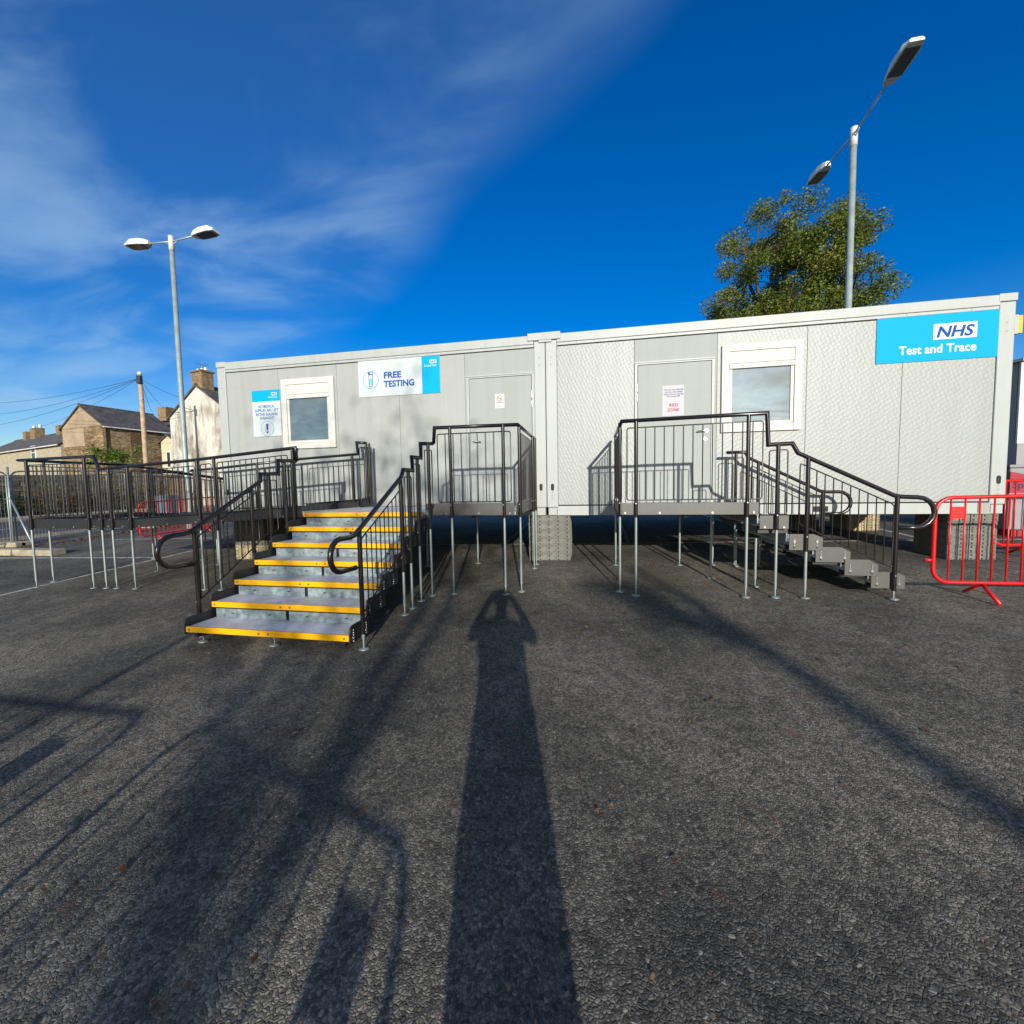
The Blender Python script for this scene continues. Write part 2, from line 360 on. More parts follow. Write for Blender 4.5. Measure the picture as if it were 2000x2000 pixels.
# asphalt: bonded stone chippings
def asphalt(key, dark, light, warm, patch):
    mt = material(key, light, 0.85, spec=0.3); t, b = nodes(mt)
    def T(n, **k):
        x = t.nodes.new(n)
        for a, c in k.items(): setattr(x, a, c)
        return x
    co = T('ShaderNodeTexCoord')
    v = T('ShaderNodeTexVoronoi', feature='DISTANCE_TO_EDGE'); v.inputs['Scale'].default_value = 82
    v2 = T('ShaderNodeTexVoronoi', feature='F1'); v2.inputs['Scale'].default_value = 82
    wn = T('ShaderNodeTexNoise'); wn.inputs['Scale'].default_value = 30; wn.inputs['Detail'].default_value = 2
    wm = T('ShaderNodeMix', data_type='VECTOR'); wm.inputs['Factor'].default_value = 0.02
    t.links.new(co.outputs['Object'], wn.inputs['Vector']); t.links.new(co.outputs['Object'], wm.inputs['A']); t.links.new(wn.outputs['Color'], wm.inputs['B'])
    t.links.new(wm.outputs['Result'], v.inputs['Vector']); t.links.new(wm.outputs['Result'], v2.inputs['Vector'])
    big = T('ShaderNodeTexNoise'); big.inputs['Scale'].default_value = 0.6; big.inputs['Detail'].default_value = 6; big.inputs['Roughness'].default_value = 0.6
    mid = T('ShaderNodeTexNoise'); mid.inputs['Scale'].default_value = 9; mid.inputs['Detail'].default_value = 7; mid.inputs['Roughness'].default_value = 0.72
    for n in (big, mid): t.links.new(co.outputs['Object'], n.inputs['Vector'])
    r1 = T('ShaderNodeValToRGB'); r1.color_ramp.elements[0].position = 0.36; r1.color_ramp.elements[1].position = 0.64
    r1.color_ramp.elements[0].color = (*light, 1); r1.color_ramp.elements[1].color = (*warm, 1); t.links.new(big.outputs['Fac'], r1.inputs['Fac'])
    # stone to stone variation
    m1 = T('ShaderNodeMix', data_type='RGBA', blend_type='MULTIPLY'); m1.inputs['Factor'].default_value = 1.0
    r2 = T('ShaderNodeValToRGB'); r2.color_ramp.elements[0].position = 0.0; r2.color_ramp.elements[1].position = 1.0
    r2.color_ramp.elements[0].color = (0.45, 0.45, 0.45, 1); r2.color_ramp.elements[1].color = (1.55, 1.52, 1.45, 1)
    sp = T('ShaderNodeSeparateColor'); t.links.new(v2.outputs['Color'], sp.inputs[0]); t.links.new(sp.outputs[0], r2.inputs['Fac'])
    t.links.new(r1.outputs[0], m1.inputs['A']); t.links.new(r2.outputs[0], m1.inputs['B'])
    # gaps between stones
    r3 = T('ShaderNodeValToRGB'); r3.color_ramp.elements[0].position = 0.0; r3.color_ramp.elements[1].position = 0.16
    r3.color_ramp.elements[0].color = (0.36, 0.36, 0.36, 1); r3.color_ramp.elements[1].color = (1, 1, 1, 1); t.links.new(v.outputs['Distance'], r3.inputs['Fac'])
    m2 = T('ShaderNodeMix', data_type='RGBA', blend_type='MULTIPLY'); m2.inputs['Factor'].default_value = 0.85
    t.links.new(m1.outputs['Result'], m2.inputs['A']); t.links.new(r3.outputs[0], m2.inputs['B'])
    r4 = T('ShaderNodeValToRGB'); r4.color_ramp.elements[0].position = 0.30; r4.color_ramp.elements[1].position = 0.72
    r4.color_ramp.elements[0].color = (0.55, 0.55, 0.55, 1); r4.color_ramp.elements[1].color = (1.4, 1.38, 1.32, 1); t.links.new(mid.outputs['Fac'], r4.inputs['Fac'])
    m3 = T('ShaderNodeMix', data_type='RGBA', blend_type='MULTIPLY'); m3.inputs['Factor'].default_value = 1.0
    t.links.new(m2.outputs['Result'], m3.inputs['A']); t.links.new(r4.outputs[0], m3.inputs['B'])
    # rusty stains
    st = T('ShaderNodeTexNoise'); st.inputs['Scale'].default_value = 7.0; st.inputs['Detail'].default_value = 3; t.links.new(co.outputs['Object'], st.inputs['Vector'])
    r5 = T('ShaderNodeValToRGB'); r5.color_ramp.elements[0].position = 0.665; r5.color_ramp.elements[1].position = 0.74
    r5.color_ramp.elements[0].color = (0, 0, 0, 1); r5.color_ramp.elements[1].color = (1, 1, 1, 1); t.links.new(st.outputs['Fac'], r5.inputs['Fac'])
    m4 = T('ShaderNodeMix', data_type='RGBA'); m4.inputs['B'].default_value = (*patch, 1)
    k = T('ShaderNodeMath', operation='MULTIPLY'); k.inputs[1].default_value = 0.5; t.links.new(r5.outputs[0], k.inputs[0]); t.links.new(k.outputs[0], m4.inputs['Factor'])
    t.links.new(m3.outputs['Result'], m4.inputs['A'])
    gt = T('ShaderNodeMath', operation='GREATER_THAN'); gt.inputs[1].default_value = 0.988; t.links.new(sp.outputs[1], gt.inputs[0])
    m5 = T('ShaderNodeMix', data_type='RGBA'); m5.inputs['B'].default_value = (0.22, 0.20, 0.165, 1); t.links.new(gt.outputs[0], m5.inputs['Factor'])
    t.links.new(m4.outputs['Result'], m5.inputs['A']); t.links.new(m5.outputs['Result'], b.inputs['Base Color'])
    h = T('ShaderNodeMath', operation='MULTIPLY_ADD'); h.inputs[1].default_value = 0.22
    mn = T('ShaderNodeMath', operation='MINIMUM'); mn.inputs[1].default_value = 0.25; t.links.new(v.outputs['Distance'], mn.inputs[0])
    t.links.new(mid.outputs['Fac'], h.inputs[0]); t.links.new(mn.outputs[0], h.inputs[2])
    bp = T('ShaderNodeBump'); bp.inputs['Strength'].default_value = 0.85; bp.inputs['Distance'].default_value = 0.009
    t.links.new(h.outputs[0], bp.inputs['Height']); t.links.new(bp.outputs[0], b.inputs['Normal'])
    M[key] = mt
asphalt('asphalt', (0.02, 0.02, 0.02), (0.078, 0.074, 0.065), (0.210, 0.190, 0.158), (0.15, 0.052, 0.03))
asphalt('asphalt_road', (0.02, 0.02, 0.02), (0.085, 0.085, 0.095), (0.11, 0.105, 0.11), (0.09, 0.07, 0.06))
# coursed rubble stone and stained render for the houses
def stonework(key, c1, c2, c3, sx_, sz_):
    mt = material(key, c1, 0.9); t, b = nodes(mt)
    co = t.nodes.new('ShaderNodeTexCoord'); mpn = t.nodes.new('ShaderNodeMapping'); mpn.inputs['Scale'].default_value = (sx_, sx_, sz_)
    t.links.new(co.outputs['Object'], mpn.inputs[0])
    v = t.nodes.new('ShaderNodeTexVoronoi'); v.inputs['Scale'].default_value = 1.0; t.links.new(mpn.outputs[0], v.inputs['Vector'])
    ve = t.nodes.new('ShaderNodeTexVoronoi'); ve.feature = 'DISTANCE_TO_EDGE'; ve.inputs['Scale'].default_value = 1.0; t.links.new(mpn.outputs[0], ve.inputs['Vector'])
    n = t.nodes.new('ShaderNodeTexNoise'); n.inputs['Scale'].default_value = 0.6; n.inputs['Detail'].default_value = 5; t.links.new(co.outputs['Object'], n.inputs['Vector'])
    sp = t.nodes.new('ShaderNodeSeparateColor'); t.links.new(v.outputs['Color'], sp.inputs[0])
    ad = t.nodes.new('ShaderNodeMath'); ad.operation = 'MULTIPLY_ADD'; ad.inputs[1].default_value = 0.45; t.links.new(sp.outputs[0], ad.inputs[0]); t.links.new(n.outputs['Fac'], ad.inputs[2])
    r = t.nodes.new('ShaderNodeValToRGB'); e = r.color_ramp.elements; e[0].position = 0.35; e[1].position = 1.0; e[0].color = (*c1, 1); e[1].color = (*c3, 1); x = e.new(0.68); x.color = (*c2, 1)
    t.links.new(ad.outputs[0], r.inputs['Fac'])
    rr = t.nodes.new('ShaderNodeValToRGB'); rr.color_ramp.elements[0].color = (0.35, 0.35, 0.35, 1); rr.color_ramp.elements[1].position = 0.12
    t.links.new(ve.outputs['Distance'], rr.inputs['Fac'])
    mx = t.nodes.new('ShaderNodeMix'); mx.data_type = 'RGBA'; mx.blend_type = 'MULTIPLY'; mx.inputs['Factor'].default_value = 0.8
    t.links.new(r.outputs[0], mx.inputs['A']); t.links.new(rr.outputs[0], mx.inputs['B']); t.links.new(mx.outputs['Result'], b.inputs['Base Color'])
    bp = t.nodes.new('ShaderNodeBump'); bp.inputs['Strength'].default_value = 0.8; bp.inputs['Distance'].default_value = 0.06
    t.links.new(ve.outputs['Distance'], bp.inputs['Height']); t.links.new(bp.outputs[0], b.inputs['Normal'])
    M[key] = mt
stonework('stone_barn', (0.11, 0.062, 0.028), (0.24, 0.165, 0.08), (0.36, 0.27, 0.145), 2.2, 6.0)
stonework('stone_wall', (0.09, 0.08, 0.06), (0.18, 0.16, 0.11), (0.30, 0.26, 0.16), 1.5, 4.0)
def stained(key, base, stain):
    mt = material(key, base, 0.9); t, b = nodes(mt)
    co = t.nodes.new('ShaderNodeTexCoord'); mpn = t.nodes.new('ShaderNodeMapping'); mpn.inputs['Scale'].default_value = (1, 1, 0.35); t.links.new(co.outputs['Object'], mpn.inputs[0])
    n = t.nodes.new('ShaderNodeTexNoise'); n.inputs['Scale'].default_value = 0.9; n.inputs['Detail'].default_value = 9; n.inputs['Roughness'].default_value = 0.7; t.links.new(mpn.outputs[0], n.inputs['Vector'])
    r = t.nodes.new('ShaderNodeValToRGB'); r.color_ramp.elements[0].position = 0.46; r.color_ramp.elements[1].position = 0.62
    r.color_ramp.elements[0].color = (*base, 1); r.color_ramp.elements[1].color = (*stain, 1)
    t.links.new(n.outputs['Fac'], r.inputs['Fac']); t.links.new(r.outputs[0], b.inputs['Base Color']); M[key] = mt
stained('render_white', (0.58, 0.56, 0.49), (0.22, 0.185, 0.14))

# ------------------------------------------------------------------ ground, road, markings
xs = [-400, -200, -100, -60, -40, -28, -20, -14, -10, -6, -2, 2, 6, 10, 14, 20, 40, 100, 200, 400]
ys = [-300, -100, -50, -30, -20, -16, -12, -9, -6, -3, 0, 1] + [1+0.5*i for i in range(1, 11)] + [8, 10, 14, 20, 30, 45, 70, 120, 250, 600]
g = MB(); g.add([(x, y, gz(x, y)) for y in ys for x in xs],
                [(j*len(xs)+i, j*len(xs)+i+1, (j+1)*len(xs)+i+1, (j+1)*len(xs)+i) for j in range(len(ys)-1) for i in range(len(xs)-1)])
tag(g.build('ground', M['asphalt']), kind='structure')
def sheet(name, x0, x1, y0, y1, off, mt, kind='structure'):
    X = sorted(set([x0, x1] + [x for x in xs if x0 < x < x1])); Y = sorted(set([y0, y1] + [y for y in ys if y0 < y < y1]))
    b = MB(); b.add([(x, y, gz(x, y)+off) for y in Y for x in X],
                    [(j*len(X)+i, j*len(X)+i+1, (j+1)*len(X)+i+1, (j+1)*len(X)+i) for j in range(len(Y)-1) for i in range(len(X)-1)])
    return tag(b.build(name, mt), kind=kind)
sheet('road', -25.2, -16.0, -60, 90, 0.004, M['asphalt_road'])
sheet('road_marking', -20.4, -20.28, -2, 30, 0.009, M['line_paint'])
for (x0, x1, y0, y1) in ((-8.01, -7.93, -9, 6.5), (-12.9, -8.03, 0.28, 0.36), (-2.9, 9.0, 1.30, 1.38), (1.34, 1.42, 1.40, 6.2),
                         (-1.02, -0.94, 1.40, 6.2), (3.72, 3.80, 1.40, 6.2), (6.1, 6.18, 1.40, 6.2), (-12.5, -8.05, 2.55, 2.62), (-12.5, -8.05, 4.9, 4.97)):
    sheet('bay_marking', x0, x1, y0, y1, 0.004, M['line_paint'])
def strip(name, x0, x1, y0, y1, h, mt, seg=14):              # raised kerb or pavement following the ground
    b = MB(); Y = [y0+(y1-y0)*i/seg for i in range(seg+1)]
    for i in range(seg):
        a, c = Y[i], Y[i+1]; za, zc_ = gz(x0, a), gz(x0, c)
        b.add([(x0,a,za-0.1),(x1,a,za-0.1),(x1,c,zc_-0.1),(x0,c,zc_-0.1),(x0,a,za+h),(x1,a,za+h),(x1,c,zc_+h),(x0,c,zc_+h)], [(4,5,6,7),(1,2,6,5),(3,0,4,7)] + ([(0,1,5,4)] if i == 0 else []) + ([(2,3,7,6)] if i == seg-1 else []))
    return tag(b.build(name, mt), kind='structure')
strip('kerb', -16.0, -15.85, -30, 60, 0.11, M['concrete'])
strip('pavement', -28.2, -25.2, -30, 70, 0.11, M['concrete'])

def scatter_leaves(name, n, spot, size, mt, kind='stuff', flat=True, lift=0.006):
    V = []; F = []; tint = []
    for i in range(n):
        p, s_ = spot(), random.uniform(*size); a = random.uniform(0, 6.28)
        if flat:
            u = Vector((math.cos(a), math.sin(a), random.uniform(-.25, .25))); w = Vector((-math.sin(a), math.cos(a), random.uniform(-.25, .25)))
        else:
            u = Vector((random.gauss(0, 1), random.gauss(0, 1), random.gauss(0, 1))).normalized(); w = u.orthogonal().normalized(); w.rotate(Matrix.Rotation(a, 3, u))
        p = Vector(p); k = len(V)
        V += [p-u*s_, p-w*s_*0.55+u*s_*0.1, p+u*s_, p+w*s_*0.55+u*s_*0.1]; F.append((k, k+1, k+2, k+3)); tint.append(random.random())
    me = bpy.data.meshes.new(name); me.from_pydata([tuple(v) for v in V], [], F); me.materials.append(mt)
    at_ = me.attributes.new('tint', 'FLOAT', 'FACE'); at_.data.foreach_set('value', tint)
    return me
def gspot(x0, x1, y0, y1):
    def f():
        x, y = random.uniform(x0, x1), random.uniform(y0, y1); return (x, y, gz(x, y)+0.011)
    return f
o = put('fallen_leaves', scatter_leaves('fallen_leaves', 900, gspot(-6, 6.5, -6.3, 0.8), (0.005, 0.018), M['leaf_fallen'])); tag(o, 'small brown autumn leaves scattered over the tarmac', 'leaves', kind='stuff')
o = put('fallen_leaves', scatter_leaves('fallen_leaves', 130, gspot(-5, 6, -6.0, -1.5), (0.012, 0.027), M['leaf_fallen'])); tag(o, 'larger curled brown leaves lying on the open tarmac', 'leaves', kind='stuff')
def litter():
    y = random.uniform(-3, 9); x = -14.1 + abs(random.gauss(0, .45)); return (x, y, gz(x, y)+random.uniform(0.01, 0.05))
o = put('leaf_litter', scatter_leaves('leaf_litter', 2600, litter, (0.025, 0.06), M['leaf_fallen'])); tag(o, 'drift of dead leaves along the foot of the mesh fence', 'leaves', kind='stuff')

# ------------------------------------------------------------------ cabins
Z0, ZT = 0.738, 3.559
def window(t, x0, x1, z0, z1, pane):
    w = MB(); fw = 0.10; yo, yi = -0.042, -0.001
    w.box(x0, x0+fw, yo, yi, z0, z1).box(x1-fw, x1, yo, yi, z0, z1).box(x0+fw, x1-fw, yo, yi, z1-fw, z1).box(x0+fw, x1-fw, yo, yi, z0, z0+fw)
    win = w.build('window', M['frame_white'], t, bevel=0.006)
    sh = MB(); zb = z1-0.345
    sh.box(x0+fw+.002, x1-fw-.002, -0.034, -0.002, zb+0.075, z1-fw-0.004).box(x0+fw+.002, x1-fw-.002, -0.046, -0.002, zb, zb+0.068)
    sh.build('shutter_box', M['frame_white'], win, bevel=0.004)
    for xx in (x0+0.28, x1-0.28): bolt(win, xx, -0.046, zb+0.035, 0.008, M['bolt_cap'], 'screw')
    i = MB(); a = 0.045
    i.box(x0+fw+.003, x0+fw+a, -0.026, -0.003, z0+fw+.003, zb-.004).box(x1-fw-a, x1-fw-.003, -0.026, -0.003, z0+fw+.003, zb-.004).box(x0+fw+a, x1-fw-a, -0.026, -0.003, z0+fw+.003, z0+fw+a)
    i.build('sash', M['frame_white'], win, bevel=0.004)
    MB().box(x0+fw+a, x1-fw-a, -0.010, -0.004, z0+fw+a, zb+0.003).build('pane', pane, win)
def door(t, x0, x1, ztop, handle_x, hdir, hz, lock, hinge_x):
    f = MB(); zf = 0.925
    f.box(x0-0.045, x0-0.007, -0.014, -0.001, zf, ztop+0.03).box(x1+0.009, x1+0.045, -0.014, -0.001, zf, ztop+0.03).box(x0-0.007, x1+0.009, -0.014, -0.001, ztop+0.011, ztop+0.03)
    d = MB().box(x0, x1, -0.019, -0.003, zf, ztop).build('door', M['cabin_door'], t, bevel=0.003)
    f.build('door_frame', M['cabin_frame'], t)
    MB().box(x0-0.007, x1+0.009, -0.0025, -0.0005, zf, ztop+0.011).build('door_seal', M['seal_dark'], t)
    MB().box(x0-0.05, x1+0.05, -0.022, -0.001, ztop+0.034, ztop+0.052).build('drip_rail', M['cabin_frame'], t)
    h = MB(); h.tube([(handle_x, -0.016, hz), (handle_x, -0.06, hz), (handle_x+hdir*0.02, -0.066, hz-0.002), (handle_x+hdir*0.135, -0.066, hz-0.006)], 0.010)
    h.build('handle', M['zinc'], d, smooth=True)
    bolt(d, handle_x, -0.016, hz, 0.026, M['zinc'], 'rose'); bolt(d, lock[0], -0.016, lock[1], 0.022, M['zinc'], 'lock_cylinder')
    for zz in (1.35, 2.45, 2.6): bar('hinge', M['zinc'], d, hinge_x, -0.018, zz, zz+0.11, 0.009)
def cabin(name, label, x0, x1, seams, panel_mat, post_ovals):
    t = thing(name, label, 'cabin', ((x0+x1)/2, 0, Z0), 'grey portable cabins side by side')
    MB().box(x0+0.03, x1-0.03, 0.06, 4.85, Z0+0.008, ZT-0.03).build('shell', M['shell_dark'], t)
    MB().box(x0+0.01, x1-0.01, 0.09, 4.87, ZT-0.029, ZT-0.005).build('roof', M['cabin_frame'], t)
    for a, b in zip(seams[:-1], seams[1:]):
        MB().box(a+0.0025, b-0.0025, 0.0, 0.058, 0.902, 3.37).build('wall_panel', panel_mat, t, bevel=0.002)
    for (xa, xb) in ((x0, x0+0.175), (x1-0.175, x1)):
        MB().box(xa, xb, -0.016, 0.16, 0.862, 3.47).build('corner_post', M['cabin_frame'], t, bevel=0.012)
        MB().box(xa+0.02, xb-0.02, -0.012, 0.15, Z0, 0.858).build('corner_casting', M['cabin_frame'], t, bevel=0.006)
        xc = (xa+xb)/2
        s = MB(); oval = [(xc+0.026*math.cos(k*math.pi/8), -0.0165, 1.186+0.026*math.sin(k*math.pi/8)+(0.03 if k <= 8 else -0.03)) for k in range(16)]
        s.prism(oval, (0, -0.002, 0)).build('lifting_slot', M['hole_dark'], t)
        for zz in (1.105, 1.055, 1.005, 3.10, 3.21): bolt(t, xc-0.002, -0.008, zz, 0.016 if zz < 2 else 0.015, M['bolt_cap'], 'rivet')
        MB().box(xa-0.003 if xa < (x0+x1)/2 else xa-0.02, xb+0.003 if xb > (x0+x1)/2 else xb+0.02, -0.030, 0.17, 3.474, ZT+0.012).build('top_corner', M['cabin_frame'], t, bevel=0.005)
    a, b = x0+0.178, x1-0.178
    MB().box(a, b, -0.026, 0.09, 3.428, ZT).build('top_rail', M['cabin_frame'], t, bevel=0.006)
    MB().box(a, b, -0.013, 0.0585, 3.385, 3.425).build('gutter_strip', M['cabin_frame'], t, bevel=0.003)
    for k in range(8): bolt(t, a+0.3+k*(b-a-0.6)/7, -0.010, 3.408, 0.006, M['bolt_cap'], 'rivet')
    MB().box(x0+0.16, x1-0.16, -0.010, 0.10, Z0+0.004, 0.884).build('bottom_rail', M['cabin_frame'], t, bevel=0.004)
    MB().box(x0+0.16, x1-0.16, -0.018, -0.0101, Z0, Z0+0.014).build('rail_flange', M['cabin_frame'], t)
    return t
left = cabin('portable_cabin', 'plain grey portable cabin with one door and free testing board, further one', -6.058, -0.004,
             [-5.88, -4.80, -3.64, -2.48, -1.32], M['cabin_plain'], True)
MB().box(-1.3175, -0.18, 0.0, 0.058, 0.902, 3.37).build('door_panel', M['cabin_door'], left)
door(left, -1.245, -0.225, 2.955, -1.19, 1, 1.948, (-1.185, 1.842), -0.215)
window(left, -4.72, -3.68, 1.945, 3.17, M['pane_dusty'])
right = cabin('portable_cabin', 'grey portable cabin with pressed textured panels and large bright blue sign', 0.004, 6.058,
              [0.18, 1.344], M['cabin_embossed'], True)
for a, b in ((2.505, 3.677), (3.677, 4.834), (4.834, 5.88)):
    MB().box(a+0.0025, b-0.0025, 0.0, 0.058, 0.902, 3.37).build('wall_panel', M['cabin_embossed'], right, bevel=0.002)
MB().box(1.3465, 2.5025, 0.0, 0.058, 0.902, 3.37).build('door_panel', M['cabin_door'], right)
door(right, 1.395, 2.425, 2.985, 2.365, -1, 1.978, (2.352, 1.862), 1.386)
window(right, 2.56, 3.61, 1.94, 3.187, M['pane_bright'])
MB().box(-0.275, 0.24, -0.046, 0.15, 3.475, ZT+0.028).build('joint_cap', M['cabin_frame'], right, bevel=0.004)
MB().box(-0.10, 0.10, -0.040, 0.15, 3.44, 3.4745).build('joint_cap_tongue', M['cabin_frame'], right, bevel=0.003)
MB().box(3.80, 3.99, -0.012, 0.05, 0.772, 0.852).build('forklift_pocket', M['hole_dark'], right)
MB().box(5.76, 5.88, -0.020, -0.0105, 0.752, 0.884).build('cable_plate', M['bolt_cap'], right)
br = MB().box(6.061, 6.105, 0.0, 0.12, 3.06, 3.30).build('end_bracket', M['cabin_frame'], right)
MB().box(6.106, 6.150, 0.002, 0.118, 3.07, 3.29).build('bracket_cap', M['yellow'], br)

# ------------------------------------------------------------------ signs on the cabins
def board(name, label, x0, x1, z0, z1, mt, y=-0.004, th=0.008):
    t = thing(name, label, 'sign', ((x0+x1)/2, y, z0))
    MB().box(x0, x1, y-th, y, z0, z1).build('board', mt, t); return t, y-th-0.0015
def ring(t, xc, zc_, y, r, w, mt, name='ring'):
    b = MB(); n = 40
    P = [(xc+rr*math.cos(2*math.pi*k/n), y, zc_+rr*math.sin(2*math.pi*k/n)) for rr in (r, r-w) for k in range(n)]
    b.add(P, [(k, (k+1) % n, n+(k+1) % n, n+k) for k in range(n)]); return b.build(name, mt, t)
def nhs(t, x0, z0, w, h, y):
    MB().box(x0, x0+w, y-0.0006, y, z0, z0+h).build('logo_box', M['sign_white_bright'], t)
    text('NHS', h*0.98, M['sign_blue'], t, x0+w*0.055, z0+h*0.14, y-0.0022, bold=0.028, shear=0.22, width=w*0.87)
M['sign_white_bright'] = material('sign_white_bright', (0.68, 0.70, 0.70), 0.4)
t, y = board('wall_sign', 'large bright blue health service board at the right end of the cabins', 4.511, 5.91, 2.785, 3.383, M['sign_cyan'])
nhs(t, 5.165, 3.055, 0.485, 0.20, y)
text('Test and Trace', 0.155, M['sign_white_bright'], t, 4.775, 2.885, y-0.0012, bold=0.018, width=0.875)
t, y = board('wall_sign', 'white free testing board with test tube symbol and blue end strip', -3.212, -1.74, 2.776, 3.380, M['sign_white'])
MB().box(-2.055, -1.741, y-0.0006, y, 2.777, 3.379).build('blue_strip', M['sign_cyan'], t)
nhs(t, -1.915, 3.262, 0.118, 0.055, y-0.0008)
text('Test and Trace', 0.042, M['sign_white_bright'], t, -2.015, 3.212, y-0.0022, bold=0.012, width=0.218)
text('FREE', 0.142, M['sign_blue'], t, -2.745, 3.072, y, bold=0.032, width=0.315)
text('TESTING', 0.142, M['sign_blue'], t, -2.745, 2.925, y, bold=0.032, width=0.55)
ring(t, -2.985, 3.06, y, 0.148, 0.009, M['sign_teal'])
tb = MB(); n = 10
out = [(-3.021, y, 3.145), (-3.021, y, 2.972)] + [(-2.985-0.036*math.cos(a*math.pi/n), y, 2.972-0.036*math.sin(a*math.pi/n)) for a in range(1, n)] + [(-2.949, y, 2.972), (-2.949, y, 3.145)]
tb.prism(out, (0, -0.0004, 0)); tb.box(-3.031, -2.939, y-0.0004, y, 3.147, 3.19); tb.build('tube_outline', M['sign_blue'], t)
inn = [(-3.010, y-0.0008, 3.138), (-3.010, y-0.0008, 2.975)] + [(-2.985-0.025*math.cos(a*math.pi/n), y-0.0008, 2.975-0.025*math.sin(a*math.pi/n)) for a in range(1, n)] + [(-2.96, y-0.0008, 2.975), (-2.96, y-0.0008, 3.138)]
MB().prism(inn, (0, -0.0004, 0)).build('tube_white', M['sign_white_bright'], t)
MB().box(-3.008, -2.962, y-0.0018, y-0.0013, 2.975, 3.085).build('tube_liquid', M['tube_fill'], t)
MB().box(-2.995, -2.949, y-0.0014, y-0.0009, 3.157, 3.18).build('tube_cap', M['sign_white_bright'], t)
t, y = board('wall_sign', 'upright white notice with blue top band and exclamation mark beside the window', -5.345, -4.765, 2.192, 3.016, M['sign_white'])
MB().box(-5.344, -4.766, y-0.0006, y, 2.815, 3.015).build('blue_band', M['sign_cyan'], t)
nhs(t, -4.935, 2.915, 0.105, 0.05, y-0.0008)
text('Test and Trace', 0.036, M['sign_white_bright'], t, -5.01, 2.872, y-0.0022, bold=0.012, width=0.185)
for i, (s_, w_) in enumerate((('NO MEDICAL', 0.335), ('SUPPLIES ARE LEFT', 0.485), ('IN THIS BUILDING', 0.445), ('OVERNIGHT', 0.295))):
    text(s_, 0.072, M['sign_blue'], t, -5.055-w_/2, 2.70-i*0.069, y, bold=0.006, width=w_)
ring(t, -5.055, 2.33, y, 0.135, 0.008, M['sign_teal'])
MB().prism([(-5.077, y, 2.415), (-5.033, y, 2.415), (-5.041, y, 2.30), (-5.069, y, 2.30)], (0, -0.0006, 0)).build('exclamation_bar', M['sign_blue'], t)
MB().box(-5.071, -5.039, y-0.0006, y, 2.245, 2.28).build('exclamation_dot', M['sign_blue'], t)
t, y = board('no_smoking_sticker', 'small white no smoking sticker on the left cabin door', -0.815, -0.665, 2.466, 2.69, M['sticker'], y=-0.0195, th=0.0012)
ring(t, -0.742, 2.625, y, 0.045, 0.008, M['ink_red'])
MB().prism([(-0.774, y-0.0008, 2.650), (-0.768, y-0.0008, 2.656), (-0.710, y-0.0008, 2.600), (-0.716, y-0.0008, 2.594)], (0, -0.0004, 0)).build('bar', M['ink_red'], t)
MB().box(-0.772, -0.712, y-0.0005, y-0.0001, 2.620, 2.630).build('cigarette', M['ink_brown'], t)
text('NO SMOKING', 0.026, M['ink_grey'], t, -0.80, 2.552, y, bold=0.02, width=0.118)
for i, w_ in enumerate((0.07, 0.115, 0.06)): MB().box(-0.742-w_/2, -0.742+w_/2, y-0.0004, y, 2.508-i*0.010, 2.512-i*0.010).build('small_print', M['bolt_cap'], t)
t, y = board('paper_notice', 'white paper notice in a plastic sleeve reading red zone on the right door', 1.745, 2.052, 2.218, 2.664, M['paper'], y=-0.0195, th=0.0015)
for i, (s_, w_) in enumerate((('You are now entering', 0.27), ('the test area, please', 0.245), ('ensure you are wearing', 0.275), ('the correct PPE', 0.18))):
    text(s_, 0.030, M['ink_grey'], t, 1.902-w_/2, 2.592-i*0.033, y, bold=0.006, width=w_)
text('RED', 0.062, M['ink_red'], t, 1.84, 2.355, y, bold=0.014, width=0.125)
text('ZONE', 0.062, M['ink_red'], t, 1.818, 2.283, y, bold=0.014, width=0.165)

# ------------------------------------------------------------------ plastic support blocks
def stack(label, x0, x1, y0, depth, ztop, layers, mt, lower=None, zb=None):
    zg = min(gz(x0, y0), gz(x1, y0+depth), gz(x1, y0), gz(x0, y0+depth)) - 0.01 if zb is None else zb
    t = thing('support_stack', label, 'support blocks', ((x0+x1)/2, y0, zg), 'stacked plastic support blocks')
    h = (ztop-zg)/layers; w = x1-x0
    def layer(m_):
        b = MB(); b.box(0, w, 0.014, depth, 0.0015, h-0.0015)
        nrib = 9; rw = w/nrib
        for k in range(nrib):
            if k % 2 == 0: b.box(k*rw+0.004, (k+1)*rw-0.004, 0.0, 0.0138, 0.003, h-0.003)
        for k in (0, 2, 4, 6, 8):
            for q in (0.25, 0.75): b.box(k*rw+rw*0.36, k*rw+rw*0.64, -0.002, 0.001, h*q-0.013, h*q+0.013, 1)
            b.box(w-0.001, w+0.010, 0.05+k*0.06, 0.08+k*0.06, 0.003, h-0.003) if w else None
        return b.mesh('block', [m_, M['hole_dark']])
    me = layer(mt); me2 = layer(lower) if lower else me
    for k in range(layers):
        put('block', me2 if (lower and k < 2) else me, t, loc=(x0+random.uniform(-.004, .004), y0+random.uniform(-.004, .004), zg+k*h))
stack('tall ribbed grey block stack under the joint between the cabins', -0.305, 0.352, 0.02, 0.6, 0.735, 6, M['block'])
stack('ribbed block stack under the right end of the cabins behind the red barrier', 5.46, 6.02, 0.02, 0.6, 0.735, 6, M['block'])
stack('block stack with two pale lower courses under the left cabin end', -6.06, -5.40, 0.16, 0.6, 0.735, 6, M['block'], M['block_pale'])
stack('block stack coloured pale for sunlight far under the right cabin', 5.50, 6.05, 2.35, 0.6, 0.735, 5, M['block_pale'])  # sunlight reaching under the cabin is put into the colour by the pale material
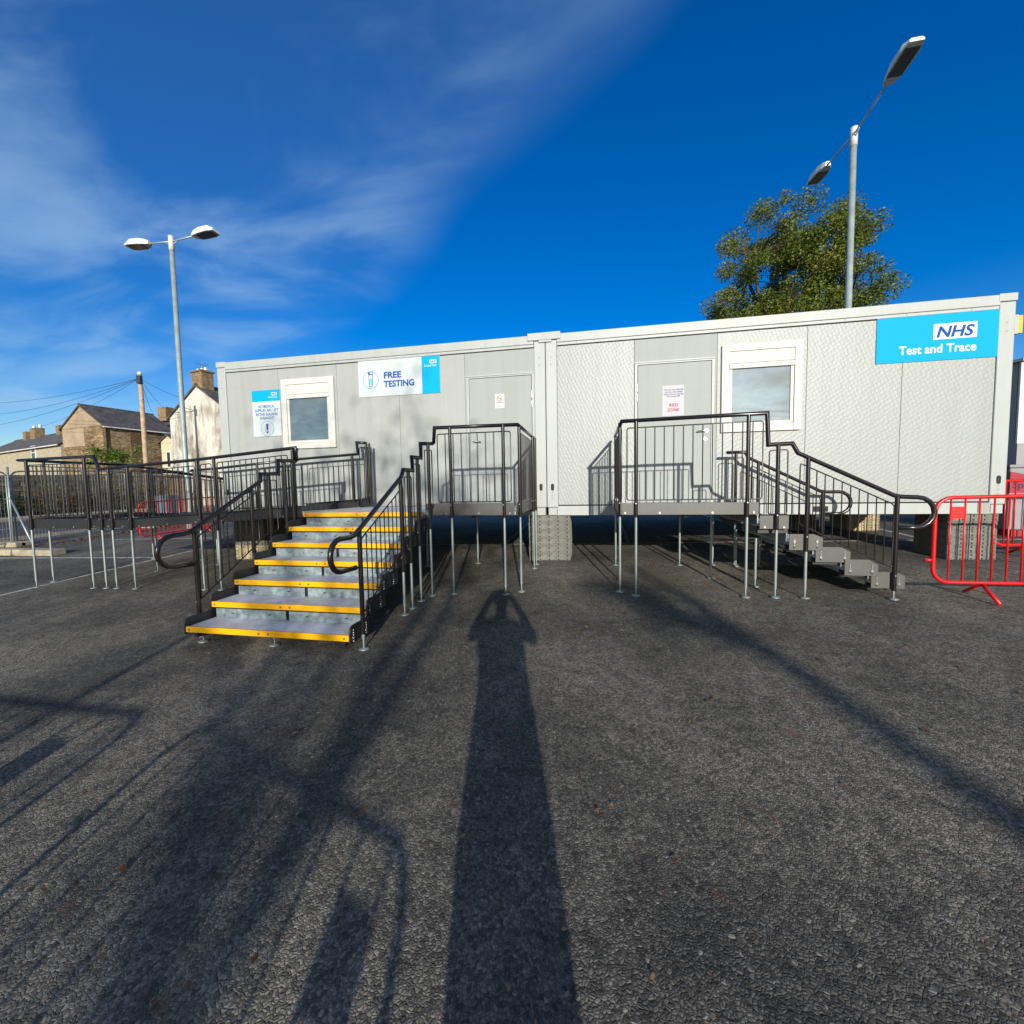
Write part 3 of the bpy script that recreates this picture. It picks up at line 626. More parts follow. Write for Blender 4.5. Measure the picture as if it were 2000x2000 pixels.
stack('narrow block stack under the right cabin seen past the steps', 4.62, 5.0, 2.4, 0.6, 0.735, 5, M['block'])

# ------------------------------------------------------------------ modular decks, steps and ramp
RP, RH, RB = 0.021, 0.0225, 0.0065      # post, handrail, baluster radii
def leg(t, x, y, zt, r=0.0152):
    zg = gz(x, y)
    o = bar('leg', M['galv'], t, x, y, zg+0.10, zt, r); bar('jack_screw', M['galv'], t, x, y, zg+0.012, zg+0.10, r*0.55)
    f = MB(); n = 14
    f.add([(x+0.048*math.cos(2*math.pi*k/n), y+0.048*math.sin(2*math.pi*k/n), zg+0.004) for k in range(n)] + [(x+0.046*math.cos(2*math.pi*k/n), y+0.046*math.sin(2*math.pi*k/n), zg+0.012) for k in range(n)] + [(x+0.012*math.cos(2*math.pi*k/n), y+0.012*math.sin(2*math.pi*k/n), zg+0.022) for k in range(n)],
          [(k, (k+1) % n, n+(k+1) % n, n+k) for k in range(n)] + [(n+k, n+(k+1) % n, 2*n+(k+1) % n, 2*n+k) for k in range(n)] + [tuple(range(n))[::-1], tuple(range(2*n, 3*n))])
    f.build('foot_plate', M['galv'], t, smooth=True)
def post(t, x, y, ztop, zsleeve, ground=True):
    bar('post', M['black_paint'], t, x, y, zsleeve, ztop, RP)
    bolt(t, x-0.004, y-RP, zsleeve+0.16, 0.007)
    if ground: leg(t, x, y, zsleeve+0.01)
def handrail(t, path):
    return MB().tube(path, RH, 10).build('handrail', M['black_paint'], t, smooth=True)
def arc(c, r, a0, a1, f, n=8):
    return [f(c[0]+r*math.cos(a0+(a1-a0)*k/n), c[1]+r*math.sin(a0+(a1-a0)*k/n)) for k in range(n+1)]
def panel(t, p0, p1, zb0, zb1, zt0, zt1, n, y_in=0.0):
    """framed infill between two plan points; n balusters inside"""
    (xa, ya), (xb, yb) = p0, p1
    L_ = math.hypot(xb-xa, yb-ya); cr = min(0.022, L_*0.2)
    def pt(s, z): return (xa+(xb-xa)*s/L_, ya+(yb-ya)*s/L_, z)
    zb = lambda s: zb0+(zb1-zb0)*s/L_
    zt = lambda s: zt0+(zt1-zt0)*s/L_
    path = [pt(0, zb(0)+cr), pt(cr*.3, zb(0)+cr*.3), pt(cr, zb(cr)), pt(L_-cr, zb(L_-cr)), pt(L_-cr*.3, zb(L_)+cr*.3), pt(L_, zb(L_)+cr),
            pt(L_, zt(L_)-cr), pt(L_-cr*.3, zt(L_)-cr*.3), pt(L_-cr, zt(L_-cr)), pt(cr, zt(cr)), pt(cr*.3, zt(0)-cr*.3), pt(0, zt(0)-cr)]
    pn = MB().tube(path, RB+0.0005, 6, closed=True).build('infill_panel', M['black_paint'], t, smooth=True)
    for k in range(n):
        s = L_*(k+1)/(n+1); q = pt(s, 0)
        bar('baluster', M['black_paint'], pn, q[0], q[1], zb(s), zt(s), RB, 6)
def fascia(t, pts, th, mt, name='fascia'):                   # pts in x,z at y; th along y
    return MB().prism(pts, th).build(name, mt, t, bevel=0.002)

ZD, YF = 0.90, -1.66
# --- left landing
t = thing('entrance_deck', 'raised metal landing in front of the left cabin door, with black railings', 'deck', (-1.6, -0.9, gz(-1.6, -0.9)))
for (a, b) in ((-3.12, -2.25), (-2.245, -1.375), (-1.37, -0.21)):
    MB().box(a, b, YF+0.012, -0.06, ZD-0.035, ZD).build('deck_plate', M['tread'], t)
ed = MB().box(-3.12, -1.40, YF-0.012, YF+0.010, ZD-0.052, ZD+0.003).build('nosing', M['yellow'], t, bevel=0.003)
for xx in (-3.08, -2.32, -2.22, -1.46): bolt(ed, xx, YF-0.012, ZD-0.024, 0.010)
for (a, b) in ((-1.36, -1.125), (-1.12, -0.215)):
    fascia(t, [(a, YF-0.03, 0.86), (b, YF-0.03, 0.86), (b, YF-0.03, 1.012), (a, YF-0.03, 1.012)], (0, 0.012, 0), M['plate_grey'])
fascia(t, [(-0.195, YF-0.02, 0.86), (-0.195, -0.07, 0.86), (-0.195, -0.07, 1.01), (-0.195, YF-0.02, 1.01)], (0.012, 0, 0), M['plate_grey'])
fascia(t, [(-4.2, -0.205, 0.88), (-2.95, -0.205, 0.95), (-2.95, -0.205, 1.05), (-4.2, -0.205, 0.96)], (0, 0.012, 0), M['plate_black'], 'kick_plate')
for xx in (-1.32, -1.16, -1.08, -0.66, -0.27): bolt(t, xx, YF-0.03, 0.885, 0.012)
for yy in (-1.55, -0.9, -0.3): bolt(t, -0.183, yy, 0.885, 0.012, axis='x')
for (a, b, y0, y1) in ((-3.1, -0.22, -0.12, -0.08), (-1.66, -1.62, YF+0.07, -0.13), (-2.6, -2.56, YF+0.07, -0.13), (-0.8, -0.76, YF+0.07, -0.13)):
    MB().box(a, b, y0+0.05 if y1-y0 > .2 else y0, y1, ZD-0.08, ZD-0.037).build('bearer', M['plate_black'], t)
zr = 1.945
handrail(t, [(-0.165, -0.22, zr), (-0.165, YF-0.02, zr), (-1.205, YF-0.04, zr+0.004), (-1.22, YF-0.04, 1.755)])
for (x, y) in ((-1.0, YF-0.06), (-0.335, YF-0.06)): post(t, x, y, zr, 0.83)
for (x, y) in ((-0.160, -1.60), (-0.150, -0.50), (-0.150, -0.25)): post(t, x, y, zr, 0.83)
panel(t, (-1.165, YF-0.062), (-0.245, YF-0.062), 1.028, 1.028, 1.865, 1.865, 8)
panel(t, (-0.158, -1.56), (-0.158, -0.30), 1.028, 1.028, 1.865, 1.865, 11)
for (x, y) in ((-1.111, -0.19), (-1.893, -0.39), (-2.9, -0.3), (-2.6, -1.6), (-3.0, -1.2)): leg(t, x, y, ZD-0.04)
# rail along the cabin wall
handrail(t, [(-4.24, -0.25, 1.742), (-3.135, -0.25, 1.792), (-3.15, -0.25, 1.985), (-2.975, -0.25, 1.97)])
for x in (-3.25, -2.985, -2.93): post(t, x, -0.245, 1.78 if x < -3.2 else 1.965, 0.95, ground=False)
panel(t, (-4.2, -0.248), (-3.12, -0.248), 0.97, 1.035, 1.655, 1.705, 10)
panel(t, (-3.11, -0.248), (-2.95, -0.248), 1.05, 1.05, 1.90, 1.90, 1)

# --- left steps (seven levels down towards the car park)
t = thing('entrance_steps', 'wide galvanised steps with yellow nosings leading up to the left door', 'steps', (-2.25, -2.6, gz(-2.25, -2.6)))
GO, RI = 0.285, 0.1632; XL, XR = -3.12, -1.40
for i in range(1, 7):
    y = YF-GO*i; z = ZD-RI*i; xm = (XL+XR)/2
    for (a, b) in ((XL+0.012, xm-0.002), (xm+0.002, XR-0.012)):
        MB().box(a, b, y+0.012, y+GO+0.02, z-0.03, z).build('tread', M['tread'], t)
        r_ = MB().box(a+0.02, b-(0.012 if b < xm+.1 else 0.0), y+GO+0.006, y+GO+0.016, z+0.001, z+0.094).build('riser', M['galv_plate'], t, bevel=0.002)
        for xx in (a+0.22, b-0.2): MB().box(xx-0.018, xx+0.018, y+GO+0.0045, y+GO+0.0062, z+0.045, z+0.055).build('slot', M['hole_dark'], r_)
    MB().box(XL+0.05, XR-0.05, y+GO+0.03, y+GO+0.04, z-0.06, z+0.10).build('back_plate', M['plate_black'], t)
    no = MB().box(XL, XR, y-0.012, y+0.010, z-0.052, z+0.003).build('nosing', M['yellow'], t, bevel=0.003)
    for xx in (XL+0.04, xm-0.05, xm+0.05, XR-0.04): bolt(no, xx, y-0.012, z-0.024, 0.010)
    for xs_, d in ((XL-0.016, 1), (XR+0.004, -1)):
        ya, yb = y-0.016, y+GO+0.02
        pl = MB().prism([(xs_, ya, z-0.075), (xs_, yb+0.05, z-0.075), (xs_, yb+0.05, z+0.085), (xs_, ya+0.05, z+0.085), (xs_, ya+0.012, z+0.065), (xs_, ya, z+0.03)], (0.012, 0, 0)).build('side_plate', M['plate_black'], t, bevel=0.003)
        if d == -1:
            for yy in (ya+0.05, yb-0.06):
                for k in range(5): bolt(pl, xs_+0.012, yy, z-0.055+k*0.024, 0.006 if k != 1 else 0.012, axis='x')
    for xx in (XL+0.08, XR-0.08): MB().box(xx-0.02, xx+0.02, y+0.02, y+GO+0.05, z-0.11, z-0.032).build('stringer', M['plate_black'], t)
for (x, y) in ((XL+0.07, -3.27), ((XL+XR)/2+0.02, -3.28)):
    leg(t, x, y, ZD-6*RI-0.04, 0.010)
f = lambda X: (lambda a, b: (X, a, b))
X = -1.315
handrail(t, [(-1.225, YF-0.045, 1.755), (X, -1.885, 1.74), (X, -1.885, 1.567), (X, -2.145, 1.563), (X, -2.13, 1.412), (X, -2.375, 1.41), (X, -2.43, 1.33), (X, -3.36, 0.812)]
         + [(X, -3.44, 0.80), (X, -3.56, 0.805)] + arc((-3.575, 0.67), 0.135, math.pi/2, 1.5*math.pi, f(X)) + [(X, -3.36, 0.528)])
post(t, X, -3.285, 0.845, -0.09); post(t, X, -2.45, 1.32, 0.30); post(t, X, -2.25, 1.41, 0.36); post(t, X, -2.0, 1.562, 0.52); post(t, X+0.06, -1.80, 1.745, 0.70)
panel(t, (X, -3.26), (X, -2.40), 0.10, 0.585, 0.765, 1.225, 9)
panel(t, (X, -2.36), (X, -2.18), 0.63, 0.66, 1.33, 1.34, 0); panel(t, (X, -2.12), (X, -1.93), 0.80, 0.82, 1.485, 1.49, 0); panel(t, (X+.04, -1.87), (X+.08, -1.74), 0.95, 0.97, 1.665, 1.67, 0)
X = -3.215
handrail(t, [(-3.19, -1.645, 1.775), (X, -1.65, 1.60), (X, -1.965, 1.59), (X, -1.97, 1.418), (X, -2.262, 1.41), (X, -2.268, 1.325), (X, -3.195, 0.812)]
         + [(X, -3.27, 0.80), (X, -3.36, 0.80)] + arc((-3.375, 0.648), 0.148, math.pi/2, 1.5*math.pi, f(X)) + [(X, -3.17, 0.492)])
post(t, X, -3.15, 0.835, -0.06); post(t, X, -2.42, 1.245, 0.30); post(t, X, -2.14, 1.41, 0.42); post(t, X, -1.86, 1.59, 0.58); post(t, X, -1.72, 1.60, 0.70)
panel(t, (X, -3.12), (X, -2.33), 0.12, 0.60, 0.755, 1.195, 8)
panel(t, (X, -2.28), (X, -2.02), 0.66, 0.70, 1.335, 1.34, 2); panel(t, (X, -1.95), (X, -1.70), 0.84, 0.87, 1.51, 1.515, 2)

# --- ramp to the left, level turn, second run away behind the cabin end
t = thing('access_ramp', 'long black railed access ramp running left from the entrance landing', 'ramp', (-5.6, -0.9, gz(-5.6, -0.9)))
XA, XB, XE = -3.14, -6.60, -8.04; ZP = 0.742
def zramp(x): return ZD+(ZP-ZD)*min(1, max(0, (XA-x)/(XA-(-6.0))))
yb = -0.26
for (a, b) in ((-3.14, -4.56), (-4.565, -6.0), (-6.005, -6.78)):
    za, zb_ = zramp(a), zramp(b)
    MB().prism([(a, YF+0.02, za-0.035), (b, YF+0.02, zb_-0.035), (b, YF+0.02, zb_), (a, YF+0.02, za)], (0, yb-YF-0.04, 0)).build('deck_plate', M['tread'], t)
    for yy in (YF-0.014, yb-0.01):
        p = fascia(t, [(a-0.004, yy, za-0.05), (b+0.004, yy, zb_-0.05), (b+0.004, yy, zb_+0.098), (a-0.004, yy, za+0.098)], (0, 0.012, 0), M['plate_black'])
    for q in (0.2, 0.55, 0.9): bolt(t, a+(b-a)*q, YF-0.014, za+(zb_-za)*q-0.03, 0.011)
MB().box(-6.62, -6.60, YF+0.02, yb, ZP+0.002, ZP+0.006).build('edge_strip', M['yellow'], t); MB().box(-3.16, -3.125, YF+0.02, yb, ZD+0.001, ZD+0.005).build('edge_strip', M['yellow'], t)
MB().box(XE, -6.785, YF+0.02, -0.2, ZP-0.035, ZP).build('turn_plate', M['tread'], t)
fascia(t, [(XE, YF-0.014, 0.678), (-6.785, YF-0.014, 0.675), (-6.785, YF-0.014, 0.832), (XE, YF-0.014, 0.825)], (0, 0.012, 0), M['plate_black'])
fascia(t, [(XE-0.014, YF-0.014, 0.68), (XE-0.014, -0.2, 0.68), (XE-0.014, -0.2, 0.83), (XE-0.014, YF-0.014, 0.83)], (0.012, 0, 0), M['plate_black'])
for xx in (-7.95, -7.5, -7.1): bolt(t, xx, YF-0.014, 0.70, 0.011)
Y2 = 5.6
zr2 = lambda y: ZP+(gz(-7.5, Y2)+0.03-ZP)*max(0, (y+0.2)/(Y2+0.2))
for (a, b) in ((-0.195, 1.7), (1.705, 3.6), (3.605, 5.6)):
    MB().prism([(XE, a, zr2(a)-0.035), (XE, b, zr2(b)-0.035), (XE, b, zr2(b)), (XE, a, zr2(a))], (1.24, 0, 0)).build('deck_plate', M['tread'], t)
    for xx in (XE-0.014, -6.80): fascia(t, [(xx, a+.002, zr2(a)-0.05), (xx, b-.002, zr2(b)-0.05), (xx, b-.002, zr2(b)+0.09), (xx, a+.002, zr2(a)+0.09)], (0.012, 0, 0), M['plate_black'])
yr = YF-0.035
handrail(t, [(-3.19, -1.65, 1.60), (-3.175, yr, 1.772), (-3.815, yr, 1.727), (-4.823, yr, 1.655), (-5.923, yr, 1.600), (-6.50, yr, 1.572), (-6.585, yr, 1.765), (-8.06, yr, 1.748), (-8.06, -0.2, 1.745), (-8.06, 5.4, 1.745+zr2(5.4)-ZP)])
for (x, zt) in ((-3.22, 1.77), (-4.47, 1.68), (-4.755, 1.66), (-5.98, 1.597), (-6.33, 1.58), (-6.525, 1.58), (-6.77, 1.762), (-7.92, 1.75)):
    post(t, x, yr, zt, 0.80 if x > -4 else 0.66)
for y in (-1.4, -0.16, 0.2, 1.6, 1.85, 3.5, 5.3): post(t, -8.06, y, 1.745+zr2(y)-ZP if y > 0 else 1.745, max(zr2(y)-0.09, gz(-8.06, y)+.02))
handrail(t, [(-6.74, -0.24, 1.57), (-6.76, -0.9, 1.57), (-6.76, -0.30, 1.565), (-6.76, 5.4, 1.56+zr2(5.4)-ZP)][1:])
for y in (-0.75, 0.1, 1.6, 1.85, 3.5, 5.3): post(t, -6.76, y, 1.565+(zr2(y)-ZP if y > 0 else 0), max(zr2(y)-0.09, gz(-6.76, y)+.02))
for (x, y) in ((-4.47, -0.3), (-5.98, -0.3), (-6.4, -0.3)): leg(t, x, y, 0.70)
panel(t, (-3.30, yr), (-4.42, yr), 0.985, 0.905, 1.68, 1.61, 11)
panel(t, (-4.52, yr), (-4.70, yr), 0.90, 0.895, 1.60, 1.59, 1)
panel(t, (-4.80, yr), (-5.93, yr), 0.89, 0.835, 1.575, 1.52, 11)
panel(t, (-6.03, yr), (-6.28, yr), 0.83, 0.825, 1.515, 1.505, 2); panel(t, (-6.37, yr), (-6.72, yr), 0.83, 0.83, 1.49, 1.49, 3)
panel(t, (-6.82, yr), (-7.87, yr), 0.86, 0.855, 1.67, 1.665, 12)
for (a, b) in ((-1.6, -0.2), (-0.1, 1.55), (1.9, 3.45), (3.55, 5.25)):
    panel(t, (-8.06, a), (-8.06, b), 0.84+zr2(a)-ZP if a > -0.2 else 0.85, 0.84+zr2(b)-ZP, 1.66+(zr2(a)-ZP if a > -.2 else 0), 1.66+(zr2(b)-ZP), 13)
for (a, b) in ((-0.7, 0.05), (0.15, 1.55), (1.9, 3.45), (3.55, 5.25)):
    panel(t, (-6.76, a), (-6.76, b), 0.84+zr2(a)-ZP if a > -0.2 else 0.84, 0.84+zr2(b)-ZP, 1.49+(zr2(a)-ZP if a > -.2 else 0), 1.49+(zr2(b)-ZP), 7 if a < 0 else 12)

# rail between ramp and cabin wall
handrail(t, [(-4.245, yb+0.01, 1.742), (-6.0, yb+0.01, 1.62), (-6.5, yb+0.01, 1.60)])
for x in (-4.35, -5.1, -5.95, -6.45): post(t, x, yb+0.01, 1.74-(-4.245-x)*0.07, zramp(x)-0.05, ground=False)
panel(t, (-4.4, yb+0.01), (-5.05, yb+0.01), 0.95, 0.91, 1.65, 1.60, 6); panel(t, (-5.15, yb+0.01), (-5.9, yb+0.01), 0.905, 0.86, 1.595, 1.545, 7)

# --- right landing
t = thing('entrance_deck', 'raised metal landing below the red zone door, with black railings', 'deck', (1.75, -0.9, gz(1.75, -0.9)))
for (a, b) in ((1.05, 1.76), (1.765, 2.49)): MB().box(a, b, YF+0.012, -0.06, ZD-0.035, ZD).build('deck_plate', M['tread'], t)
fascia(t, [(1.045, YF-0.012, 0.857), (2.49, YF-0.012, 0.857), (2.49, YF-0.012, 0.993), (1.045, YF-0.012, 0.993)], (0, 0.012, 0), M['plate_grey'])
fascia(t, [(1.03, YF-0.01, 0.857), (1.03, -0.07, 0.857), (1.03, -0.07, 0.993), (1.03, YF-0.01, 0.993)], (0.012, 0, 0), M['plate_grey'])
for xx in (1.08, 1.46, 2.02, 2.44): bolt(t, xx, YF-0.012, 0.88, 0.012)
for (a, b, y0, y1) in ((1.06, 2.48, -0.12, -0.08), (1.75, 1.79, YF+0.07, -0.13)):
    MB().box(a, b, y0+0.05 if y1-y0 > .2 else y0, y1, ZD-0.08, ZD-0.037).build('bearer', M['plate_black'], t)
MB().box(2.47, 2.495, YF+0.005, -0.07, ZD-0.05, ZD+0.002).build('nosing', M['yellow'], t)
yr = YF-0.035
handrail(t, [(1.045, -0.22, 1.925), (1.045, yr, 1.925), (2.545, yr, 1.943), (2.562, yr, 1.606), (2.795, yr, 1.612), (2.85, yr, 1.51), (3.74, yr, 1.052)]
         + [(3.80, yr, 1.036), (3.93, yr, 1.03)] + [(3.945+0.158*math.sin(a*math.pi/8), yr, 0.874+0.156*math.cos(a*math.pi/8)) for a in range(9)] + [(3.79, yr, 0.717)])
post(t, 1.20, yr, 1.925, 0.83); post(t, 2.365, yr, 1.94, 0.83); post(t, 2.66, yr, 1.61, 0.69); post(t, 2.95, yr, 1.46, 0.46); post(t, 3.775, yr, 1.035, 0.06)
post(t, 1.03, -1.56, 1.925, 0.83); post(t, 1.05, -0.30, 1.925, 0.83)
panel(t, (1.10, yr), (2.51, yr), 1.028, 1.028, 1.845, 1.862, 13)
panel(t, (1.045, -1.60), (1.045, -0.33), 1.028, 1.028, 1.845, 1.845, 11)
panel(t, (2.575, yr), (2.755, yr), 0.86, 0.86, 1.545, 1.55, 0); panel(t, (2.875, yr), (3.75, yr), 0.755, 0.30, 1.40, 0.955, 10)
handrail(t, [(2.575, -0.25, 1.632), (2.815, -0.25, 1.632), (2.862, -0.25, 1.552), (3.77, -0.25, 1.072)] + [(3.85, -0.25, 1.06), (3.98, -0.25, 1.06)]
         + [(3.99+0.15*math.sin(a*math.pi/8), -0.25, 0.911+0.15*math.cos(a*math.pi/8)) for a in range(9)] + [(3.80, -0.25, 0.760)])
for (x, zt, zs) in ((2.70, 1.63, 0.69), (2.99, 1.485, 0.46), (3.80, 1.06, 0.10)): post(t, x, -0.25, zt, zs)
panel(t, (2.60, -0.25), (2.80, -0.25), 0.86, 0.86, 1.555, 1.555, 0); panel(t, (2.90, -0.25), (3.77, -0.25), 0.755, 0.32, 1.44, 0.985, 9)
for (x, y) in ((2.40, -0.284), (1.95, -0.3), (2.2, -0.95)): leg(t, x, y, ZD-0.04)

# --- right steps, going down to the right along the cabin
t = thing('entrance_steps', 'short flight of steps with dark side plates descending to the right', 'steps', (3.2, -0.95, gz(3.2, -0.95)))
st = [(2.50, 2.79, 0.698, 0.845, 0.845), (2.79, 3.118, 0.470, 0.645, 0.606), (3.053, 3.386, 0.342, 0.506, 0.460), (3.324, 3.637, 0.207, 0.378, 0.328), (3.58, 3.89, 0.076, 0.248, 0.215)]
for i, (a, b, zb_, zt, zc_) in enumerate(st):
    ztr = zt-0.09
    for (y0, th) in ((YF-0.013, 0.011), (-0.245, 0.011)):
        yy = y0 - 0.0125*(i % 2)
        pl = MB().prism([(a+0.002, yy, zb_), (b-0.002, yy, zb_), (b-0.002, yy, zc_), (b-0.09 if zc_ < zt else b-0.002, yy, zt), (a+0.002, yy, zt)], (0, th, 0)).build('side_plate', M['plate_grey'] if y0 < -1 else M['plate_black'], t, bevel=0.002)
        if y0 < -1:
            if i == 0:
                for xx in (a+0.05, b-0.05): bolt(pl, xx, yy, zb_+0.02, 0.012)
            else:
                for xx in (a+0.05, b-0.06):
                    for k in range(5): bolt(pl, xx, yy, zb_+0.03+k*0.022, 0.013 if k == (1 if i > 1 else 3) else 0.006, M['zinc'] if k > 0 else M['hole_dark'])
    MB().box(a+0.004, b-0.03, YF+0.003, -0.25, ztr-0.03, ztr).build('tread', M['tread'], t)
    MB().box(b-0.028, b-0.006, YF+0.003, -0.25, ztr-0.05, ztr+0.003).build('nosing', M['yellow'], t)
    MB().box(a-0.012, a-0.002, YF+0.02, -0.27, ztr+0.002, ztr+0.094).build('riser', M['galv_plate'], t)
    for yy in (YF+0.08, -0.35): MB().box(a+0.01, b+0.02, yy-0.02, yy+0.02, ztr-0.11, ztr-0.032).build('stringer', M['plate_black'], t)
for (x, y) in ((2.685, -0.36), (2.986, -0.36), (3.7, -0.9), (2.6, -1.3)): leg(t, x, y, 0.55 if x < 3.5 else 0.12)

# ------------------------------------------------------------------ crowd barriers
def barrier(label, p0, ang, length=2.3, h=1.04, z_lo=0.17, mt=None, plate=None, hooks=True, tilt=0.0, group=None, feet=True, nb=None):
    mt = mt or M['red']; x0, y0 = p0; u = Vector((math.cos(ang), math.sin(ang), 0)); nrm = Vector((-u.y, u.x, 0))
    zb = gz(x0, y0); base = Vector((x0, y0, zb)); slope = (gz(x0+u.x*length, y0+u.y*length)-zb)/length
    def P(s, z, d=0): return base + u*s + nrm*(d + tilt*z) + Vector((0, 0, z + slope*s))
    t = thing('crowd_barrier', label, 'barrier', tuple(base), group)
    r = 0.14; path = []
    for (cs, cz, a0) in ((r, z_lo+r, math.pi), (length-r, z_lo+r, 1.5*math.pi), (length-r, h-r, 0), (r, h-r, 0.5*math.pi)):
        for k in range(6):
            a = a0 + k*math.pi/10; path.append(P(cs+r*math.cos(a), cz+r*math.sin(a)))
    MB().tube(path, 0.019, 8, closed=True).build('frame', mt, t, smooth=True)
    n = nb or int((length-0.1)/0.122)
    for k in range(n):
        s = 0.13+(length-0.26)*k/(n-1); MB().tube([P(s, z_lo), P(s, h)], 0.0085, 6).build('bar', mt, t, smooth=True)
    if plate is not None:
        s = 0.13+(length-0.26)*plate/(n-1); s2 = 0.13+(length-0.26)*(plate+1)/(n-1)
        MB().obox(P((s+s2)/2, h-0.155), u*((s2-s)/2), nrm*0.004, (0, 0, 0.062)).build('plate', mt, t)
    if hooks:
        for zz in (0.80, 0.40): MB().tube([P(0.01, zz), P(-0.075, zz)], 0.014, 6).build('hook', mt, t, smooth=True)
    if feet:
        for s in (0.42, length-0.42):
            for d in (-0.21, 0.21):
                q = P(s, 0, 0) + nrm*d; zg = gz(q.x, q.y)
                MB().tube([P(s, z_lo-0.01, 0.0), Vector((q.x, q.y, zg+0.017))], 0.017, 8).build('foot', mt, t, smooth=True)
            MB().tube([P(s, 0.075, -0.13), P(s, 0.075, 0.13)], 0.004, 5).build('foot_tie', mt, t)
    return t
G = 'red crowd barriers round the cabins'
barrier('red crowd barrier standing at the foot of the right steps', (4.155, -1.63), R(-2), plate=0, group=G)
barrier('red crowd barrier further back past the right end of the cabins', (6.05, 0.12), R(6), group=G)
barrier('red crowd barrier standing alone along the mesh fence on the left', (-10.62, 1.9), R(92), mt=M['red'], group=G)
for k, (x, y, w_) in enumerate(((-9.75, 4.1, 'nearest the fence'), (-9.52, 4.05, 'in the middle'), (-9.28, 4.12, 'nearest the cabin'))):
    barrier('orange red crowd barrier of the row of three behind the ramp, ' + w_, (x, y), R(97-3*k), mt=M['orange_red'], group='row of barriers behind the ramp', plate=1, hooks=False)

# ------------------------------------------------------------------ street lamps
def lamp(label, x, y, ztop, ang, L_, up):
    zg = gz(x, y); t = thing('street_lamp', label, 'street lamp', (x, y, zg), 'twin arm street lamps')
    MB().tube([(x, y, zg-0.05), (x, y, zg+1.2)], 0.088, 12).build('base', M['lamp_metal'], t, smooth=True)
    MB().tube([(x, y, zg+1.2), (x, y, zg+1.3), (x, y, ztop-0.35)], 0.075, 12, r1=0.062).build('column', M['lamp_metal'], t, smooth=True)
    MB().tube([(x, y, ztop-0.36), (x, y, ztop+0.05)], 0.072, 12).build('head_collar', M['lamp_head'], t, smooth=True)
    for s in (1, -1):
        u = Vector((math.cos(ang)*s, math.sin(ang)*s, up)).normalized(); c = Vector((x, y, ztop-0.10)); w = u.cross(Vector((0, 0, 1))).normalized(); v = w.cross(u).normalized()
        MB().tube([c, c+u*(L_-0.42)], 0.022, 8).build('arm', M['lamp_arm'], t, smooth=True)
        MB().tube([c-Vector((0, 0, 0.12)), c-Vector((0, 0, 0.02))+u*0.2], 0.012, 6).build('arm_brace', M['lamp_arm'], t, smooth=True)
        a = c+u*(L_-0.44); ln = 0.80
        prof = [(0, .06, -.03, .07), (0.10, .11, -.05, .10), (0.30, .155, -.06, .125), (0.62, .165, -.06, .115), (ln, .12, -.055, .02)]
        b = MB(); V = []
        for (q, hw, lo, hi) in prof:
            V += [a+u*q-w*hw+v*lo, a+u*q+w*hw+v*lo, a+u*q+w*hw*1.02+v*(lo+.04), a+u*q+w*hw*.72+v*hi, a+u*q-w*hw*.72+v*hi, a+u*q-w*hw*1.02+v*(lo+.04)]
        F = []
        for k in range(len(prof)-1):
            for j in range(6): F.append((k*6+j, k*6+(j+1) % 6, (k+1)*6+(j+1) % 6, (k+1)*6+j))
        F += [tuple(range(6))[::-1], tuple(range(len(V)-6, len(V)))]
        b.add(V, F); hd = b.build('lamp_head', M['lamp_head'], t)
        MB().obox(a+u*0.46-v*0.064, u*0.26, w*0.125, v*0.006).build('lens', M['lamp_glass'], hd)
lamp('twin arm street lamp rising behind the left end of the cabins', -11.271, 3.80, 8.584, R(-1), 1.22, 0.06)
lamp('twin arm street lamp behind the right cabin in front of the tree', 6.581, 4.60, 9.134, R(90), 1.5, 0.12)

# ------------------------------------------------------------------ trees and bushes
def blob_mesh(name, clumps, per, size, mt, spread_, flat=0.75):
    V = []; F = []; T_ = []
    for (c, cr, tn) in clumps:
        for _ in range(int(per*cr*cr)):
            d = Vector((random.gauss(0, 1), random.gauss(0, 1), random.gauss(0, 1))); d.normalize(); rr = cr*random.random()**0.45
            p = c + Vector((d.x*rr, d.y*rr, d.z*rr*flat)); s = random.uniform(*size)
            u = Vector((random.gauss(0, 1), random.gauss(0, 1), random.gauss(0, .55))).normalized(); w = u.orthogonal().normalized(); w.rotate(Matrix.Rotation(random.uniform(0, 6.28), 3, u))
            k = len(V); V += [p-u*s, p-w*s*.6, p+u*s, p+w*s*.6]; F.append((k, k+1, k+2, k+3)); T_.append(min(1, max(0, tn+random.gauss(0, .16))))
    me = bpy.data.meshes.new(name); me.from_pydata([tuple(v) for v in V], [], F); me.materials.append(mt)
    a = me.attributes.new('tint', 'FLOAT', 'FACE'); a.data.foreach_set('value', T_); return me
def branchy(b, p, q, r, depth, tips, wander=0.18):
    d = q-p; n = 4; path = [p]
    for k in range(1, n+1):
        j = Vector((random.gauss(0, 1), random.gauss(0, 1), random.gauss(0, .6)))*d.length*wander/n*(1 if k < n else .3)
        path.append(p+d*k/n+j)
    b.tube(path, r, 6, r1=r*0.55)
    tips.append((path[-1], r*0.55)); tips.append((path[2], r*0.75))
    return path
